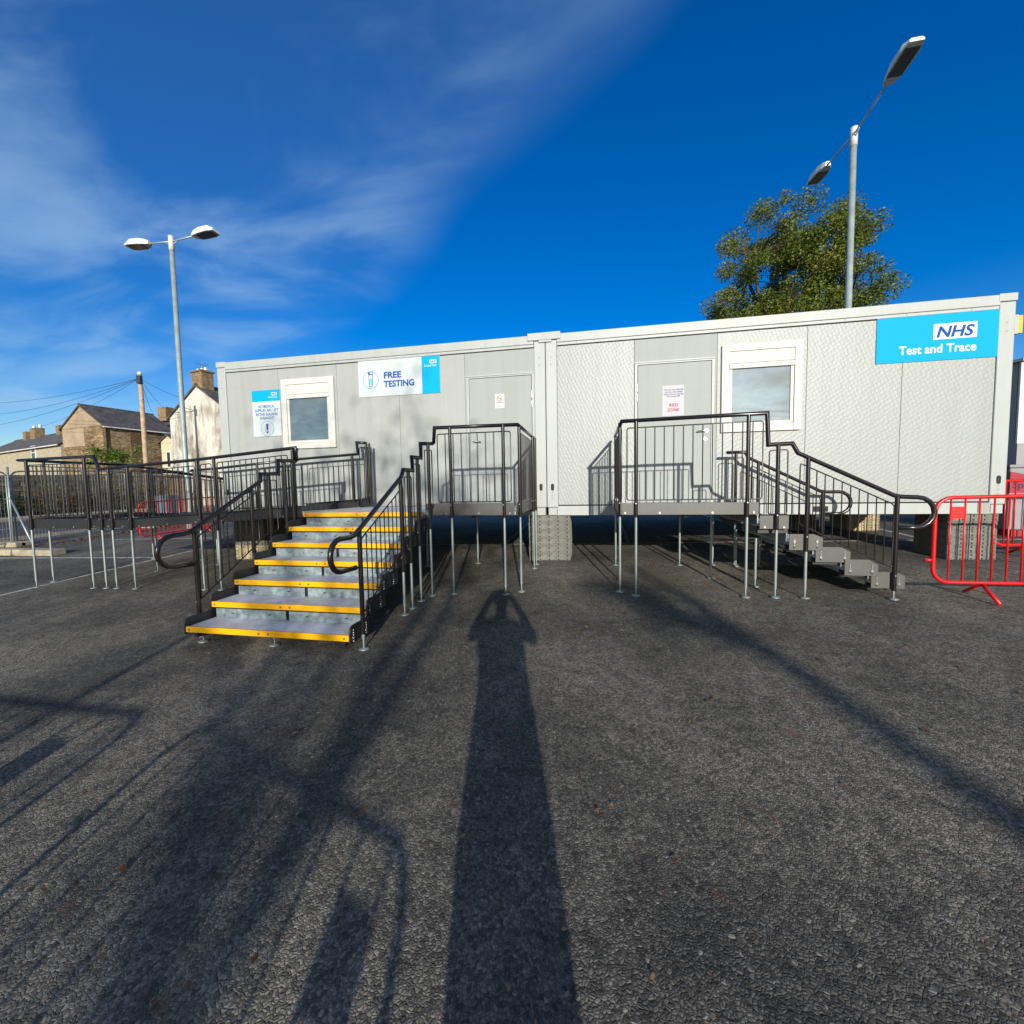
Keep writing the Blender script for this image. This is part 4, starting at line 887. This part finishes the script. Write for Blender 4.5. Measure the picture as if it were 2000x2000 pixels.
def tree(name, label, x, y, height, crown, leaves_mat, per, size, n_clumps, trunk_h, group=None, cat='tree', cl_r=(0.5, 1.0), seed=1, trunk_r=0.22, flat=0.75, tint=0.45, lump=1.0):
    random.seed(seed); zg = gz(x, y); t = thing(name, label, cat, (x, y, zg), group)
    b = MB(); tips = []; top = Vector((x, y, zg+trunk_h))
    b.tube([Vector((x, y, zg-0.1)), Vector((x+.03, y, zg+trunk_h*0.5)), top], trunk_r, 10, r1=trunk_r*0.72)
    (cx, cy, cz), (rx, ry, rz) = crown; clumps = []
    mains = []
    for k in range(9):
        a = k*2.4; q = Vector((cx+rx*.55*math.cos(a), cy+ry*.55*math.sin(a), cz+rz*random.uniform(-.35, .55))); branchy(b, top, q, trunk_r*.5, 0, mains)
    pts = [m_[0] for m_ in mains]
    for k in range(n_clumps):
        while True:
            d = Vector((random.uniform(-1, 1), random.uniform(-1, 1), random.uniform(-1, 1)))
            if d.length < 1 and d.length > 0.25: break
        lm = 0.86+lump*(0.24*math.sin(3.1*math.atan2(d.y, d.x)+seed)+0.16*math.sin(5*d.z+2.2*d.x*3+seed))
        c = Vector((cx+d.x*rx*lm, cy+d.y*ry*lm, cz+d.z*rz*lm))
        near = min(pts, key=lambda q: (q-c).length)
        b.tube([near, (near+c)/2+Vector((0, 0, .08*(c-near).length)), c], 0.03*trunk_r/0.22, 4, r1=0.008)
        clumps.append((c, random.uniform(*cl_r), random.gauss(tint, .14)))
    b.build('trunk', M['bark'], t, smooth=True)
    put('crown', blob_mesh('crown', clumps, per, size, leaves_mat, 0.5, flat), t)
    random.seed(seed+100); return t
def ell(px_, py_, dep, rx, ry, rz):
    c = at(px_, py_, dep); return ((c.x, c.y, c.z), (rx, ry, rz))
cr = ell(1550, 596, 20, 3.9, 3.6, 5.1)
tree('broadleaf_tree', 'leafy green tree turning yellow behind the right cabin', cr[0][0], cr[0][1], 15, cr, M['leaf_tree'], 1250, (0.03, 0.07), 250, 5.0, seed=11, cl_r=(0.35, 0.85), trunk_r=0.26, lump=0.5)

def bush(name, label, c, rad, mt, per, size, n, cat='bush', seed=3, flat=0.8):
    random.seed(seed); t = thing(name, label, cat, (c[0], c[1], gz(c[0], c[1])))
    cl = []; b = MB()
    for k in range(n):
        p = Vector((c[0]+random.uniform(-1, 1)*rad[0], c[1]+random.uniform(-1, 1)*rad[1], c[2]+random.uniform(-1, 1)*rad[2]))
        cl.append((p, random.uniform(.35, .6), random.random())); b.tube([Vector((c[0]+(p.x-c[0])*.8, c[1]+(p.y-c[1])*.8, gz(c[0], c[1])-.05)), p], 0.02, 4, r1=0.006)
    b.build('stem', M['bark'], t); put('foliage', blob_mesh('foliage', cl, per, size, mt, .5, flat), t); random.seed(seed+50)

# ------------------------------------------------------------------ left background: fence, wall, hedge, houses
def fence_panel(label, y0, y1, x):
    z0 = gz(x, y0); z1 = gz(x, y1); t = thing('mesh_fence', label, 'fence', (x, (y0+y1)/2, (z0+z1)/2), 'temporary mesh fence panels')
    def P(s, h): return Vector((x, y0+(y1-y0)*s, z0+(z1-z0)*s+h))
    c = 0.045
    path = [P(0, .12), P(0, 1.9), P(c*.35, 1.97), P(c, 2.0), P(1-c, 2.0), P(1-c*.35, 1.97), P(1, 1.9), P(1, .12)]
    MB().tube(path, 0.021, 8, closed=True).build('frame', M['galv'], t, smooth=True)
    b = MB(); n = 46
    for k in range(1, n):
        s = k/n; b.tube([P(s, .12), P(s, 1.985)], 0.0027, 3)
    for h in (0.5, 0.9, 1.3, 1.65): b.tube([P(0, h), P(1, h)], 0.005, 3)
    tag(b.build('mesh', M['bin_grey'], t), kind='stuff')
    for s in (0.0, 1.0):
        q = P(s, 0); MB().box(q.x-0.32, q.x+0.32, q.y-0.11, q.y+0.11, gz(q.x, q.y), gz(q.x, q.y)+0.13).build('block_foot', M['concrete'], t, bevel=0.02)
        MB().tube([P(s, 0.0), P(s, 0.14)], 0.02, 6).build('stub', M['galv'], t)
for lab, y0 in (('mesh fence panel nearest the camera at the left edge', -1.86), ('mesh fence panel behind the ramp turn', 1.70), ('mesh fence panel beside the lone red barrier', 5.26), ('farthest mesh fence panel along the road', 8.82)):
    fence_panel(lab, y0, y0+3.45, -14.45)
t = thing('fence_strut', 'pale steel strut propping the mesh fence at the left edge', 'strut', (-13.3, 1.36, gz(-13.3, 1.36)))
MB().tube([(-13.28, 1.34, gz(-13.28, 1.34)+0.13), (-14.43, 1.62, 1.15)], 0.024, 8).build('tube', M['galv'], t, smooth=True)
MB().tube([(-14.40, 1.60, gz(-14.4, 1.6)+0.14), (-14.42, 1.62, 1.95)], 0.024, 8).build('upright', M['galv'], t, smooth=True)
for (a, b, lab) in ((-13.6, -12.55, 'left'), (-12.5, -11.3, 'right')):
    k = MB(); z = gz(-12.5, .6); k.box(a, b, 0.52, 0.80, z, z+0.15)
    tag(k.build('kerb_block', M['concrete'], bevel=0.02), 'long pale concrete block at the fence strut foot, %s one' % lab, 'concrete block', 'ballast blocks')

# stone boundary wall across the road, with proud stones
t = thing('stone_wall', 'old stone boundary wall beyond the road on the left', 'wall', (-28.4, 12, gz(-28.4, 12)))
wy0, wy1 = -4.0, 24.0
MB().prism([(-28.5, wy0, gz(-28, wy0)-.1), (-28.5, wy1, gz(-28, wy1)-.1), (-28.5, wy1, gz(-28, wy1)+2.35), (-28.5, wy0, gz(-28, wy0)+2.25)], (-0.4, 0, 0)).build('core', M['mortar'], t)
random.seed(5); shapes = []
for k in range(6):
    b = MB(); b.box(-0.5, 0.5, -0.5, 0.5, -0.5, 0.5); b.v = [(v[0]+random.uniform(-.06, .06), v[1]+random.uniform(-.06, .06), v[2]+random.uniform(-.1, .1)) for v in b.v]
    shapes.append(b.mesh('stone', M['stone_wall']))
y = 2.0
cnt = 0
while y < 20 and cnt < 290:
    z = 0.0
    row = 0
    for row in range(8):
        h = 0.27; L_ = random.uniform(.45, .85); yy = y + (0.3 if row % 2 else 0)
        if cnt < 290:
            o = put('stone', random.choice(shapes), t, loc=(-28.5+random.uniform(0, .03), yy, gz(-28, yy)+0.14+row*h), scale=(0.14, L_, h*0.93)); cnt += 1
    y += 0.66
cp = MB(); cp.prism([(-28.42, wy0, gz(-28, wy0)+2.26), (-28.42, wy1, gz(-28, wy1)+2.36), (-28.42, wy1, gz(-28, wy1)+2.46), (-28.42, wy0, gz(-28, wy0)+2.36)], (-0.56, 0, 0)).build('coping', M['stone_wall'], t)
def hedge(label, x, y0, y1, h, mt, n, seed, per=420):
    random.seed(seed); t = thing('hedge', label, 'hedge', (x, (y0+y1)/2, gz(x, (y0+y1)/2))); cl = []; b = MB()
    for k in range(n):
        y_ = y0+(y1-y0)*(k+random.random())/n; z_ = gz(x, y_)+random.uniform(.3, h); p = Vector((x+random.uniform(-.3, .3), y_, z_)); cl.append((p, random.uniform(.3, .5), random.random()))
        if k % 3 == 0: b.tube([Vector((x, y_, gz(x, y_)-.05)), p], 0.025, 4, r1=.01)
    b.build('stem', M['bark'], t); put('foliage', blob_mesh('foliage', cl, per, (.035, .07), mt, .5), t); random.seed(seed+9)
hedge('dark green hedge in front of the stone wall at the far left', -27.6, 2.0, 9.4, 1.35, M['leaf_hedge'], 70, 21)
hedge('brown withered hedge in front of the stone wall beyond the ramp', -27.6, 9.6, 17.0, 1.5, M['leaf_dry'], 60, 22)

def house(label, C, ang, wg, ln, z_eave, rise, gable_mat, side_mat, over=0.25, chimney=None, name='stone_house', zbase=None, gable_top=None):
    """near corner C (plan); gable runs along ang, long side at right angles, away"""
    v = Vector((math.cos(ang), math.sin(ang), 0)); n = Vector((math.sin(ang), -math.cos(ang), 0))
    if n.dot(_fw) < 0: n = -n
    zb = gz(C[0], C[1])-0.3 if zbase is None else zbase; c0 = Vector((C[0], C[1], 0)); up = Vector((0, 0, 1))
    t = thing(name, label, 'house', (C[0], C[1], zb))
    A, B = c0, c0+v*wg; m_ = c0+v*wg/2
    def z(p, h): return Vector((p.x, p.y, h))
    gt = gable_top
    MB().prism([z(A, zb), z(B, zb), z(B, z_eave), z(A, z_eave)], n*0.35).build('gable_wall', gable_mat, t)
    MB().prism([z(A, z_eave+.004), z(B, z_eave+.004), z(m_, z_eave+rise-.02)], n*0.35).build('gable', gt or gable_mat, t)
    MB().prism([z(A+n*.352, zb), z(A+n*ln, zb), z(A+n*ln, z_eave-.01), z(A+n*.352, z_eave-.01)], v*0.35).build('wall', side_mat, t)
    MB().prism([z(B+n*.352, zb), z(B+n*ln, zb), z(B+n*ln, z_eave-.01), z(B+n*.352, z_eave-.01)], -v*0.35).build('wall', side_mat, t)
    MB().prism([z(A+n*ln, zb), z(B+n*ln, zb), z(B+n*ln, z_eave), z(m_+n*ln, z_eave+rise-.03), z(A+n*ln, z_eave)], -n*0.3).build('gable_wall', gable_mat, t)
    sl = rise/(wg/2); rf = None
    for (P, d) in ((A, -1), (B, 1)):
        e = P+v*d*over; a0 = z(e-n*.12, z_eave-over*sl+.02); a1 = z(m_-n*.12, z_eave+rise+.02); b0 = z(e+n*(ln+.12), z_eave-over*sl+.02); b1 = z(m_+n*(ln+.12), z_eave+rise+.02)
        r_ = MB().prism([a0, b0, b1, a1], Vector((0, 0, .12))).build('roof', M['slate'], t)
        if rf is None: rf = r_
        if d == -1:
            MB().tube([a0-v*.06+Vector((0, 0, -.03)), b0-v*.06+Vector((0, 0, -.03))], .06, 6).build('gutter', M['white_trim'], t)
    MB().tube([z(m_-n*.13, z_eave+rise+.15), z(m_+n*(ln+.13), z_eave+rise+.15)], .09, 6).build('ridge_tiles', M['slate'], t)
    return t, v, n, m_, rf
# stone barn: gable to the left, long roof to the right
C = at(200, 830, 36)
t, v, n, m_, rf = house('brown stone barn house with long slate roof and rendered gable', (C.x, C.y), R(172), 6.0, 5.6, C.z, 1.85, M['stone_barn'], M['stone_barn'], gable_top=M['render_brown'])
q = Vector((C.x, C.y, 0))
MB().obox(q+n*2.35-v*0.05+Vector((0, 0, C.z-2.2)), n*0.42, v*0.06, (0, 0, 2.1)).build('brown_patch_panel', M['timber'], t)
MB().tube([(q+n*0.12-v*0.06+Vector((0, 0, C.z-.2))), (q+n*0.12-v*0.06+Vector((0, 0, C.z-4.5)))], 0.09, 8).build('drainpipe', M['timber'], t)
MB().obox(q+v*4.2-n*0.03+Vector((0, 0, C.z-0.9)), v*1.6, n*0.03, (0, 0, .8)).build('render_patch', M['render_brown'], t)
# wing behind the barn with chimney
C = at(338, 838, 43)
t, v, n, m_, rf = house('slate roofed stone wing joined behind the barn house', (C.x, C.y), R(82), 6.0, 6.5, C.z, 2.0, M['stone_barn'], M['stone_barn'])
C2 = at(324, 806, 45.5); MB().obox(C2+Vector((0, 0, -.2)), (0.55, 0, 0), (0, 0.45, 0), (0, 0, .75)).build('chimney', M['brick_chimney'], rf)
C3 = at(291, 845, 42.0); MB().obox(C3+Vector((0, 0, -1.2)), v*.04, n*.45, (0, 0, .9)).build('window', M['white_trim'], t)
# small cream rendered house
C = at(342, 862, 37)
t, v, n, m_, rf = house('small cream rendered outhouse between the barn and white gable', (C.x, C.y), R(172), 1.9, 4.0, C.z, 0.55, M['render_cream'], M['render_cream'], name='cream_house')
w_ = Vector((C.x, C.y, C.z)); win = MB().obox(w_+v*0.9-n*0.02+Vector((0, 0, -1.6)), v*.28, n*.04, (0, 0, .75)).build('window', M['white_trim'], t); MB().obox(w_+v*0.9-n*0.065+Vector((0, 0, -1.6)), v*.2, n*.006, (0, 0, .65)).build('pane', M['glass_dark'], win)
# white gable house
C = at(447, 803, 28)
t, v, n, m_, rf = house('tall house with stained white rendered gable and chimney beside the cabins', (C.x, C.y), R(168.5), 6.6, 9.0, C.z, 2.0, M['render_white'], M['render_white'], name='white_gable_house', over=0.15)
ch = m_+n*0.45; zt = C.z+2.0
cs = MB().obox((ch.x, ch.y, zt+0.42), v*0.58, n*0.40, (0, 0, .62)).build('chimney', M['brick_chimney'], rf)
MB().obox((ch.x, ch.y, zt+1.08), v*0.66, n*0.48, (0, 0, .055)).build('chimney_cap', M['brick_chimney'], rf)
for k in (-.4, 0, .42): MB().tube([ch+v*k+Vector((0, 0, zt+1.13)), ch+v*k+Vector((0, 0, zt+1.36))], 0.12, 8, r1=.09).build('chimney_pot', M['white_trim'], rf)
ae = MB(); ae.tube([ch+Vector((0, 0, zt+1.1)), ch+Vector((0, 0, zt+1.85))], .02, 5)
ae.tube([ch-v*.45+Vector((0, 0, zt+1.54)), ch+v*.5+Vector((0, 0, zt+1.74))], .018, 5)
for k in range(5): ae.tube([ch+v*(-.4+.2*k)-n*.28+Vector((0, 0, zt+1.55+.042*k)), ch+v*(-.4+.2*k)+n*.28+Vector((0, 0, zt+1.55+.042*k))], .012, 4)
ae.build('aerial', M['zinc'], rf)
# far left terrace
C = at(118, 866, 42)
t, v, n, m_, rf = house('long low terrace with pebbledash wall and slate roof at the left edge', (C.x, C.y), R(75), 6.0, 24.0, C.z, 1.9, M['render_yellow'], M['render_yellow'], name='terraced_house')
def on_plane(px_, py_, p, nr):
    d = _fw + _r2*((px_-1000)/FPX) - _u2*((py_-1000)/FPX); return CAM + d*((Vector(p)-CAM).dot(nr)/d.dot(nr))
pw = on_plane(66.5, 884, C, v)
win = MB().obox(pw-v*.03, n*.62, v*.04, (0, 0, .72)).build('window', M['white_trim'], t)
for k in (-1, 1): MB().obox(pw-v*.075+Vector((0, 0, .31*k)), n*.46, v*.006, (0, 0, .27)).build('pane', M['glass_dark'], win)
for (px_, w_) in ((72, .75), (56, .5), (122, .5)):
    c = on_plane(px_, 832, Vector((m_.x, m_.y, C.z)), v); MB().obox((c.x, c.y, C.z+1.9+.25), n*w_, v*.45, (0, 0, .95 if w_ > .6 else .7)).build('chimney', M['brick_chimney'], rf)
for (px_) in (66, 78):
    c = on_plane(px_, 832, Vector((m_.x, m_.y, C.z)), v); MB().tube([(c.x, c.y, C.z+3.1), (c.x, c.y, C.z+3.5)], .14, 8).build('chimney_pot', M['white_trim'], rf)

# telegraph pole and wires
pb = at(278, 800, 25); zg = gz(pb.x, pb.y); top = at(269, 730, 25)
t = thing('telegraph_pole', 'weathered wooden telegraph pole with wires fanning from its top', 'telegraph pole', (pb.x, pb.y, zg))
MB().tube([(pb.x, pb.y, zg-.1), (pb.x, pb.y, (zg+top.z)/2), (pb.x, pb.y, top.z)], 0.15, 12, r1=0.105).build('pole', M['wood_pole'], t, smooth=True)
MB().tube([(pb.x, pb.y, top.z-.08), (pb.x, pb.y, top.z+.06)], 0.125, 12, r1=.09).build('pole_cap', M['white_trim'], t, smooth=True)
MB().obox((pb.x+.1, pb.y-.12, top.z-.42), (.13, 0, 0), (0, .1, 0), (0, 0, .24)).build('junction_box', M['wire'], t, bevel=.03)
for k in range(7): MB().tube([(pb.x+(.17 if k % 2 else -.17), pb.y-.03, top.z-1.2-k*.38), (pb.x, pb.y-.05, top.z-1.2-k*.38)], .014, 5).build('step_peg', M['wire'], t)
hub = Vector((pb.x, pb.y, top.z-.3))
for k, (px_, py_, dep, sag) in enumerate(((-60, 788, 40, .9), (-60, 812, 38, 1.1), (-60, 838, 34, 1.0), (60, 838, 44, .8), (352, 776, 30, .25), (326, 800, 44, .6), (298, 806, 46, .5))):
    e = at(px_, py_, dep); P = []
    for j in range(13):
        s_ = j/12; P.append(hub.lerp(e, s_)-Vector((0, 0, sag*4*s_*(1-s_)*.5)))
    side = 'left' if k < 4 else 'right'
    wl_ = ('uppermost on the left', 'second highest on the left', 'lowest long one on the left', 'running down behind the barn gable', 'running right to the white gable', 'running right to the wing chimney', 'steepest on the right')[k]
    tag(MB().tube(P, 0.012, 4).build('telephone_wire', M['wire']), 'thin telephone wire from the telegraph pole, ' + wl_, 'wire', 'telephone wires to the %s' % side)

# bush, bin and timber gate by the barn
c = at(225, 893, 27); bush('ivy_bush', 'bright green bush in front of the stone barn', (c.x, c.y, c.z), (1.1, .8, .55), M['leaf_bush'], 260, (.05, .1), 26, seed=31)
c = at(325, 965, 17.5); zg = gz(c.x, c.y); t = thing('wheelie_bin', 'dark grey wheelie bin seen through the ramp railings', 'bin', (c.x, c.y, zg))
MB().add([(c.x-.22, c.y-.22, zg+.05), (c.x+.22, c.y-.22, zg+.05), (c.x+.22, c.y+.22, zg+.05), (c.x-.22, c.y+.22, zg+.05), (c.x-.29, c.y-.3, zg+.98), (c.x+.29, c.y-.3, zg+.98), (c.x+.29, c.y+.33, zg+.98), (c.x-.29, c.y+.33, zg+.98)],
         [(0, 3, 2, 1), (4, 5, 6, 7), (0, 1, 5, 4), (1, 2, 6, 5), (2, 3, 7, 6), (3, 0, 4, 7)]).build('body', M['bin_grey'], t, bevel=.02)
MB().prism([(c.x-.3, c.y-.34, zg+.985), (c.x-.3, c.y+.36, zg+.985), (c.x-.3, c.y+.36, zg+1.06), (c.x-.3, c.y, zg+1.09), (c.x-.3, c.y-.34, zg+1.03)], (.6, 0, 0)).build('lid', M['bin_grey'], t, bevel=.01)
for k in (-1, 1): MB().tube([(c.x+.2*k, c.y+.24, zg+.1), (c.x+.28*k, c.y+.24, zg+.1)], .1, 12).build('wheel', M['tyre'], t)
c = at(333, 950, 22); zg = gz(c.x, c.y); t = thing('timber_gate', 'brown timber plank gate beside the white gable house', 'gate', (c.x, c.y, zg))
for k in range(7): MB().box(c.x+k*.17, c.x+k*.17+.155, c.y, c.y+.03, zg+.05, zg+1.85+.03*(k % 2)).build('plank', M['timber'], t)
for h in (.4, 1.5): MB().box(c.x, c.x+1.17, c.y+.031, c.y+.08, zg+h, zg+h+.1).build('rail', M['timber'], t)
for dx in (-.1, 1.2): MB().box(c.x+dx, c.x+dx+.09, c.y-.02, c.y+.08, zg, zg+2.0).build('post', M['timber'], t)

# ------------------------------------------------------------------ right background
p = at(1986, 866, 14.5); zg = gz(p.x, p.y)
t = thing('site_building', 'white panelled building with grey lower wall at the right edge', 'building', (p.x, p.y, zg))
ex = Vector((.99, .13, 0)); ey = Vector((-.13, .99, 0)); o_ = Vector((p.x, p.y, 0))
for k in range(3):
    MB().prism([o_+ex*(k*1.2+.004)+Vector((0, 0, p.z)), o_+ex*((k+1)*1.2-.004)+Vector((0, 0, p.z)), o_+ex*((k+1)*1.2-.004)+Vector((0, 0, p.z+2.82)), o_+ex*(k*1.2+.004)+Vector((0, 0, p.z+2.82))], ey*.06).build('wall_panel', M['white_wall'], t)
MB().obox(o_+ex*1.8+ey*3.1+Vector((0, 0, (p.z+zg+2.8)/2+.0)), ex*1.79, ey*3.0, (0, 0, (p.z+2.8-zg)/2)).build('shell', M['grey_wall'], t)
MB().obox(o_+ex*1.8+ey*0.04+Vector((0, 0, (p.z+zg)/2-.002)), ex*1.8, ey*.055, (0, 0, (p.z-zg)/2-.004)).build('lower_wall', M['grey_wall'], t)
MB().obox(o_+ex*1.8+ey*3.0+Vector((0, 0, p.z+2.87)), ex*1.9, ey*3.15, (0, 0, .045)).build('roof', M['white_wall'], t)
# parked car, only its nose shows
p = at(2010, 925, 11.5); zg = gz(p.x, p.y); t = thing('parked_car', 'pale parked car glimpsed past the right end of the cabins', 'car', (p.x, p.y, zg))
ex = Vector((.97, .24, 0)); ey = Vector((-.24, .97, 0)); b0 = Vector((p.x, p.y, zg))-ex*.55
def cp_(s, w, z): return b0+ex*s+ey*w+Vector((0, 0, z))
prof = [(0, .28), (0.02, .55), (.15, .68), (1.0, .82), (1.25, .86), (3.9, .9), (4.1, .75), (4.15, .3)]
MB().prism([cp_(s, -.82, z) for s, z in prof], ey*1.64).build('body', M['car_paint'], t, bevel=.06)
cab = [(1.1, .86), (1.85, 1.38), (2.9, 1.45), (3.7, 1.3), (4.0, .9)]
cb = MB().prism([cp_(s, -.70, z) for s, z in cab], ey*1.4).build('cabin', M['car_paint'], t, bevel=.05)
MB().prism([cp_(s, -.706, z) for s, z in ((1.35, .92), (1.9, 1.32), (2.5, 1.37), (2.5, .92))], ey*.004).build('side_window', M['glass_dark'], t)
MB().prism([cp_(s, -.706, z) for s, z in ((2.58, .92), (2.58, 1.37), (2.95, 1.38), (3.6, 1.24), (3.75, .95))], ey*.004).build('side_window', M['glass_dark'], t)
MB().prism([cp_(1.13, -.6, .9), cp_(1.82, -.55, 1.345), cp_(1.82, .55, 1.345), cp_(1.13, .6, .9)], Vector((-.01, 0, .012))).build('windscreen', M['glass_dark'], t)
for s in (.75, 3.35):
    for w in (-.83, .66):
        wl = MB().tube([cp_(s, w, .3), cp_(s, w+.18, .3)], .3, 16).build('wheel', M['tyre'], t, smooth=True); MB().tube([cp_(s, w-.004, .3), cp_(s, w+.02, .3)], .18, 12).build('rim', M['zinc'], wl)
for w in (-.6, .6): MB().obox(cp_(.07, w, .6), ex*.06, ey*.16, (0, 0, .06)).build('headlight', M['sign_white_bright'], t, bevel=.02)
# hire box with red banner
p = on_plane(1966, 1045, (7.2, 1.55, 0), Vector((0, 1, 0))); x0 = p.x; y0 = 1.55; zg = gz(x0, y0)
t = thing('hire_unit', 'grey hire unit with dark red banner behind the right barriers', 'generator', (x0+.9, y0, zg))
MB().box(x0, x0+1.9, y0, y0+.9, zg+.12, zg+1.13).build('body', M['box_grey'], t, bevel=.02)
MB().box(x0-.03, x0+1.93, y0-.03, y0+.93, zg+1.132, zg+1.18).build('lid', M['box_grey'], t, bevel=.01)
MB().prism([(x0+.003, y0-.004, zg+1.07), (x0+1.2, y0-.004, zg+.78), (x0+1.2, y0-.004, zg+.72), (x0+.003, y0-.004, zg+.72)], (0, .003, 0)).build('banner', M['banner_red'], t)
text('Speedy', .155, M['ink_grey'], t, x0+.035, zg+.80, y0-.006, bold=.03, shear=.1)
text('0845 6', .085, M['grey_wall'], t, x0+.05, zg+.56, y0-.003, bold=.02)
for k in range(2): MB().box(x0+.1+k*1.5, x0+.3+k*1.5, y0+.05, y0+.85, zg-.02, zg+.118).build('skid', M['banner_red'], t)

# ------------------------------------------------------------------ behind the camera: what throws the shadows in the foreground
barrier('crowd barrier standing behind the photographer to the left', (-3.85, -7.52), R(-1), group='barriers behind the photographer', plate=9, nb=12)
barrier('crowd barrier standing askew behind the photographer', (-1.13, -7.60), R(-19.5), length=1.95, group='barriers behind the photographer', plate=8, nb=10)
x, y = -1.27, -12.3; zg = gz(x, y); t = thing('sign_pole', 'plain grey pole standing behind the photographer', 'pole', (x, y, zg))
MB().tube([(x, y, zg-.05), (x, y, zg+3.0)], .038, 10).build('tube', M['lamp_metal'], t, smooth=True); MB().tube([(x, y, zg+3.0), (x, y, zg+3.03)], .045, 10).build('pole_cap', M['lamp_metal'], t)
tree('bare_tree', 'thin leaved tree behind the photographer on the right', 6.45, -22, 7, ((5.9, -22.1, gz(6.4, -22)+6.3), (1.0, .8, .35)), M['leaf_dry'], 60, (.05, .1), 10, 5.7, seed=41, cl_r=(.3, .55), trunk_r=.135)
tree('bare_tree', 'thin leaved tree behind the photographer on the left', 3.0, -21, 9, ((1.5, -21, gz(3, -21)+6.9), (3.6, 2.5, 2.4)), M['leaf_dry'], 50, (.05, .1), 70, 4.4, seed=42, cl_r=(.4, .9), trunk_r=.10)
# photographer with phone held up
bx, by = 0.80, -6.98; zg = gz(bx, by); zc_ = CAM.z
t = thing('person', 'photographer in a dark coat holding a phone up with both hands', 'person', (bx, by, zg))
jn = [(0, 0, .93, .195, .13), (0, .01, 1.12, .185, .125), (0, .01, 1.33, .195, .13), (0, .015, 1.45, .075, .075), (0, .03, 1.53, .055, .06), (0, .05, 1.60, .085, .095), (0, .055, 1.69, .08, .095), (0, .04, 1.75, .045, .05)]
V = [(bx+a, by+b, zg+c) for a, b, c, _, _ in jn]; Rr = [(d, e) for *_, d, e in jn]; Ed = [(i, i+1) for i in range(len(jn)-1)]
hz = zc_-zg
for s in (-1, 1):
    k = len(V); arm = [(s*.20, .0, 1.39, .075), (s*.27, .09, 1.31, .056), (s*.30, .16, 1.265, .05), (s*.225, .26, 1.42, .042), (s*.115, .325, hz-.03, .030), (s*.095, .335, hz+.01, .032)]
    V += [(bx+a-.06*(b/.335), by+b, zg+c) for a, b, c, _ in arm]; Rr += [(d, d) for *_, d in arm]; Ed += [(2, k)] + [(k+i, k+i+1) for i in range(len(arm)-1)]
    for f_ in range(4):
        q = len(V); V += [(bx-.07+s*.083, by+.352, zg+hz-.028+.021*f_), (bx-.07+s*.060, by+.350, zg+hz-.026+.020*f_)]; Rr += [(.009, .009), (.008, .008)]; Ed += [(k+5, q), (q, q+1)]
    q = len(V); V += [(bx-.07+s*.085, by+.318, zg+hz+.005), (bx-.07+s*.055, by+.314, zg+hz+.02)]; Rr += [(.011, .011), (.009, .009)]; Ed += [(k+5, q), (q, q+1)]
    k = len(V); lg = [(s*.085, 0, .80, .145), (s*.09, .02, .45, .125), (s*.10, .0, .28, .09), (s*.13, -.01, .09, .05), (s*.145, .13, .035, .045)]
    V += [(bx+a, by+b, zg+c) for a, b, c, _ in lg]; Rr += [(d, d) for *_, d in lg]; Ed += [(0, k)] + [(k+i, k+i+1) for i in range(len(lg)-1)]
me = bpy.data.meshes.new('body'); me.from_pydata(V, Ed, []); me.materials.append(M['coat_cloth']); body = put('body', me, t)
sk = body.modifiers.new('skin', 'SKIN'); sk.use_smooth_shade = True
for i, r_ in enumerate(Rr): me.skin_vertices[0].data[i].radius = r_
me.skin_vertices[0].data[0].use_root = True
sb = body.modifiers.new('sub', 'SUBSURF'); sb.levels = 1; sb.render_levels = 2
hb = MB(); nn = 12
for i in range(7):
    a = i/6*math.pi*.62; 
    for j in range(nn): hb.v.append((bx+.098*math.sin(a)*math.cos(j*2*math.pi/nn), by+.035+.108*math.sin(a)*math.sin(j*2*math.pi/nn), zg+1.665+.115*math.cos(a)))
hb.f = [(i*nn+j, i*nn+(j+1) % nn, (i+1)*nn+(j+1) % nn, (i+1)*nn+j) for i in range(6) for j in range(nn)]; hb.mi = [0]*len(hb.f)
hb.build('hair', M['hair'], t, smooth=True)
ctr = CAM-_fw*0.022
tag(MB().obox(ctr-_fw*.004, _r2*.074, _u2*.036, _fw*.004).build('phone', M['wire'], bevel=.002), 'black phone held level in the photographer hands', 'phone')
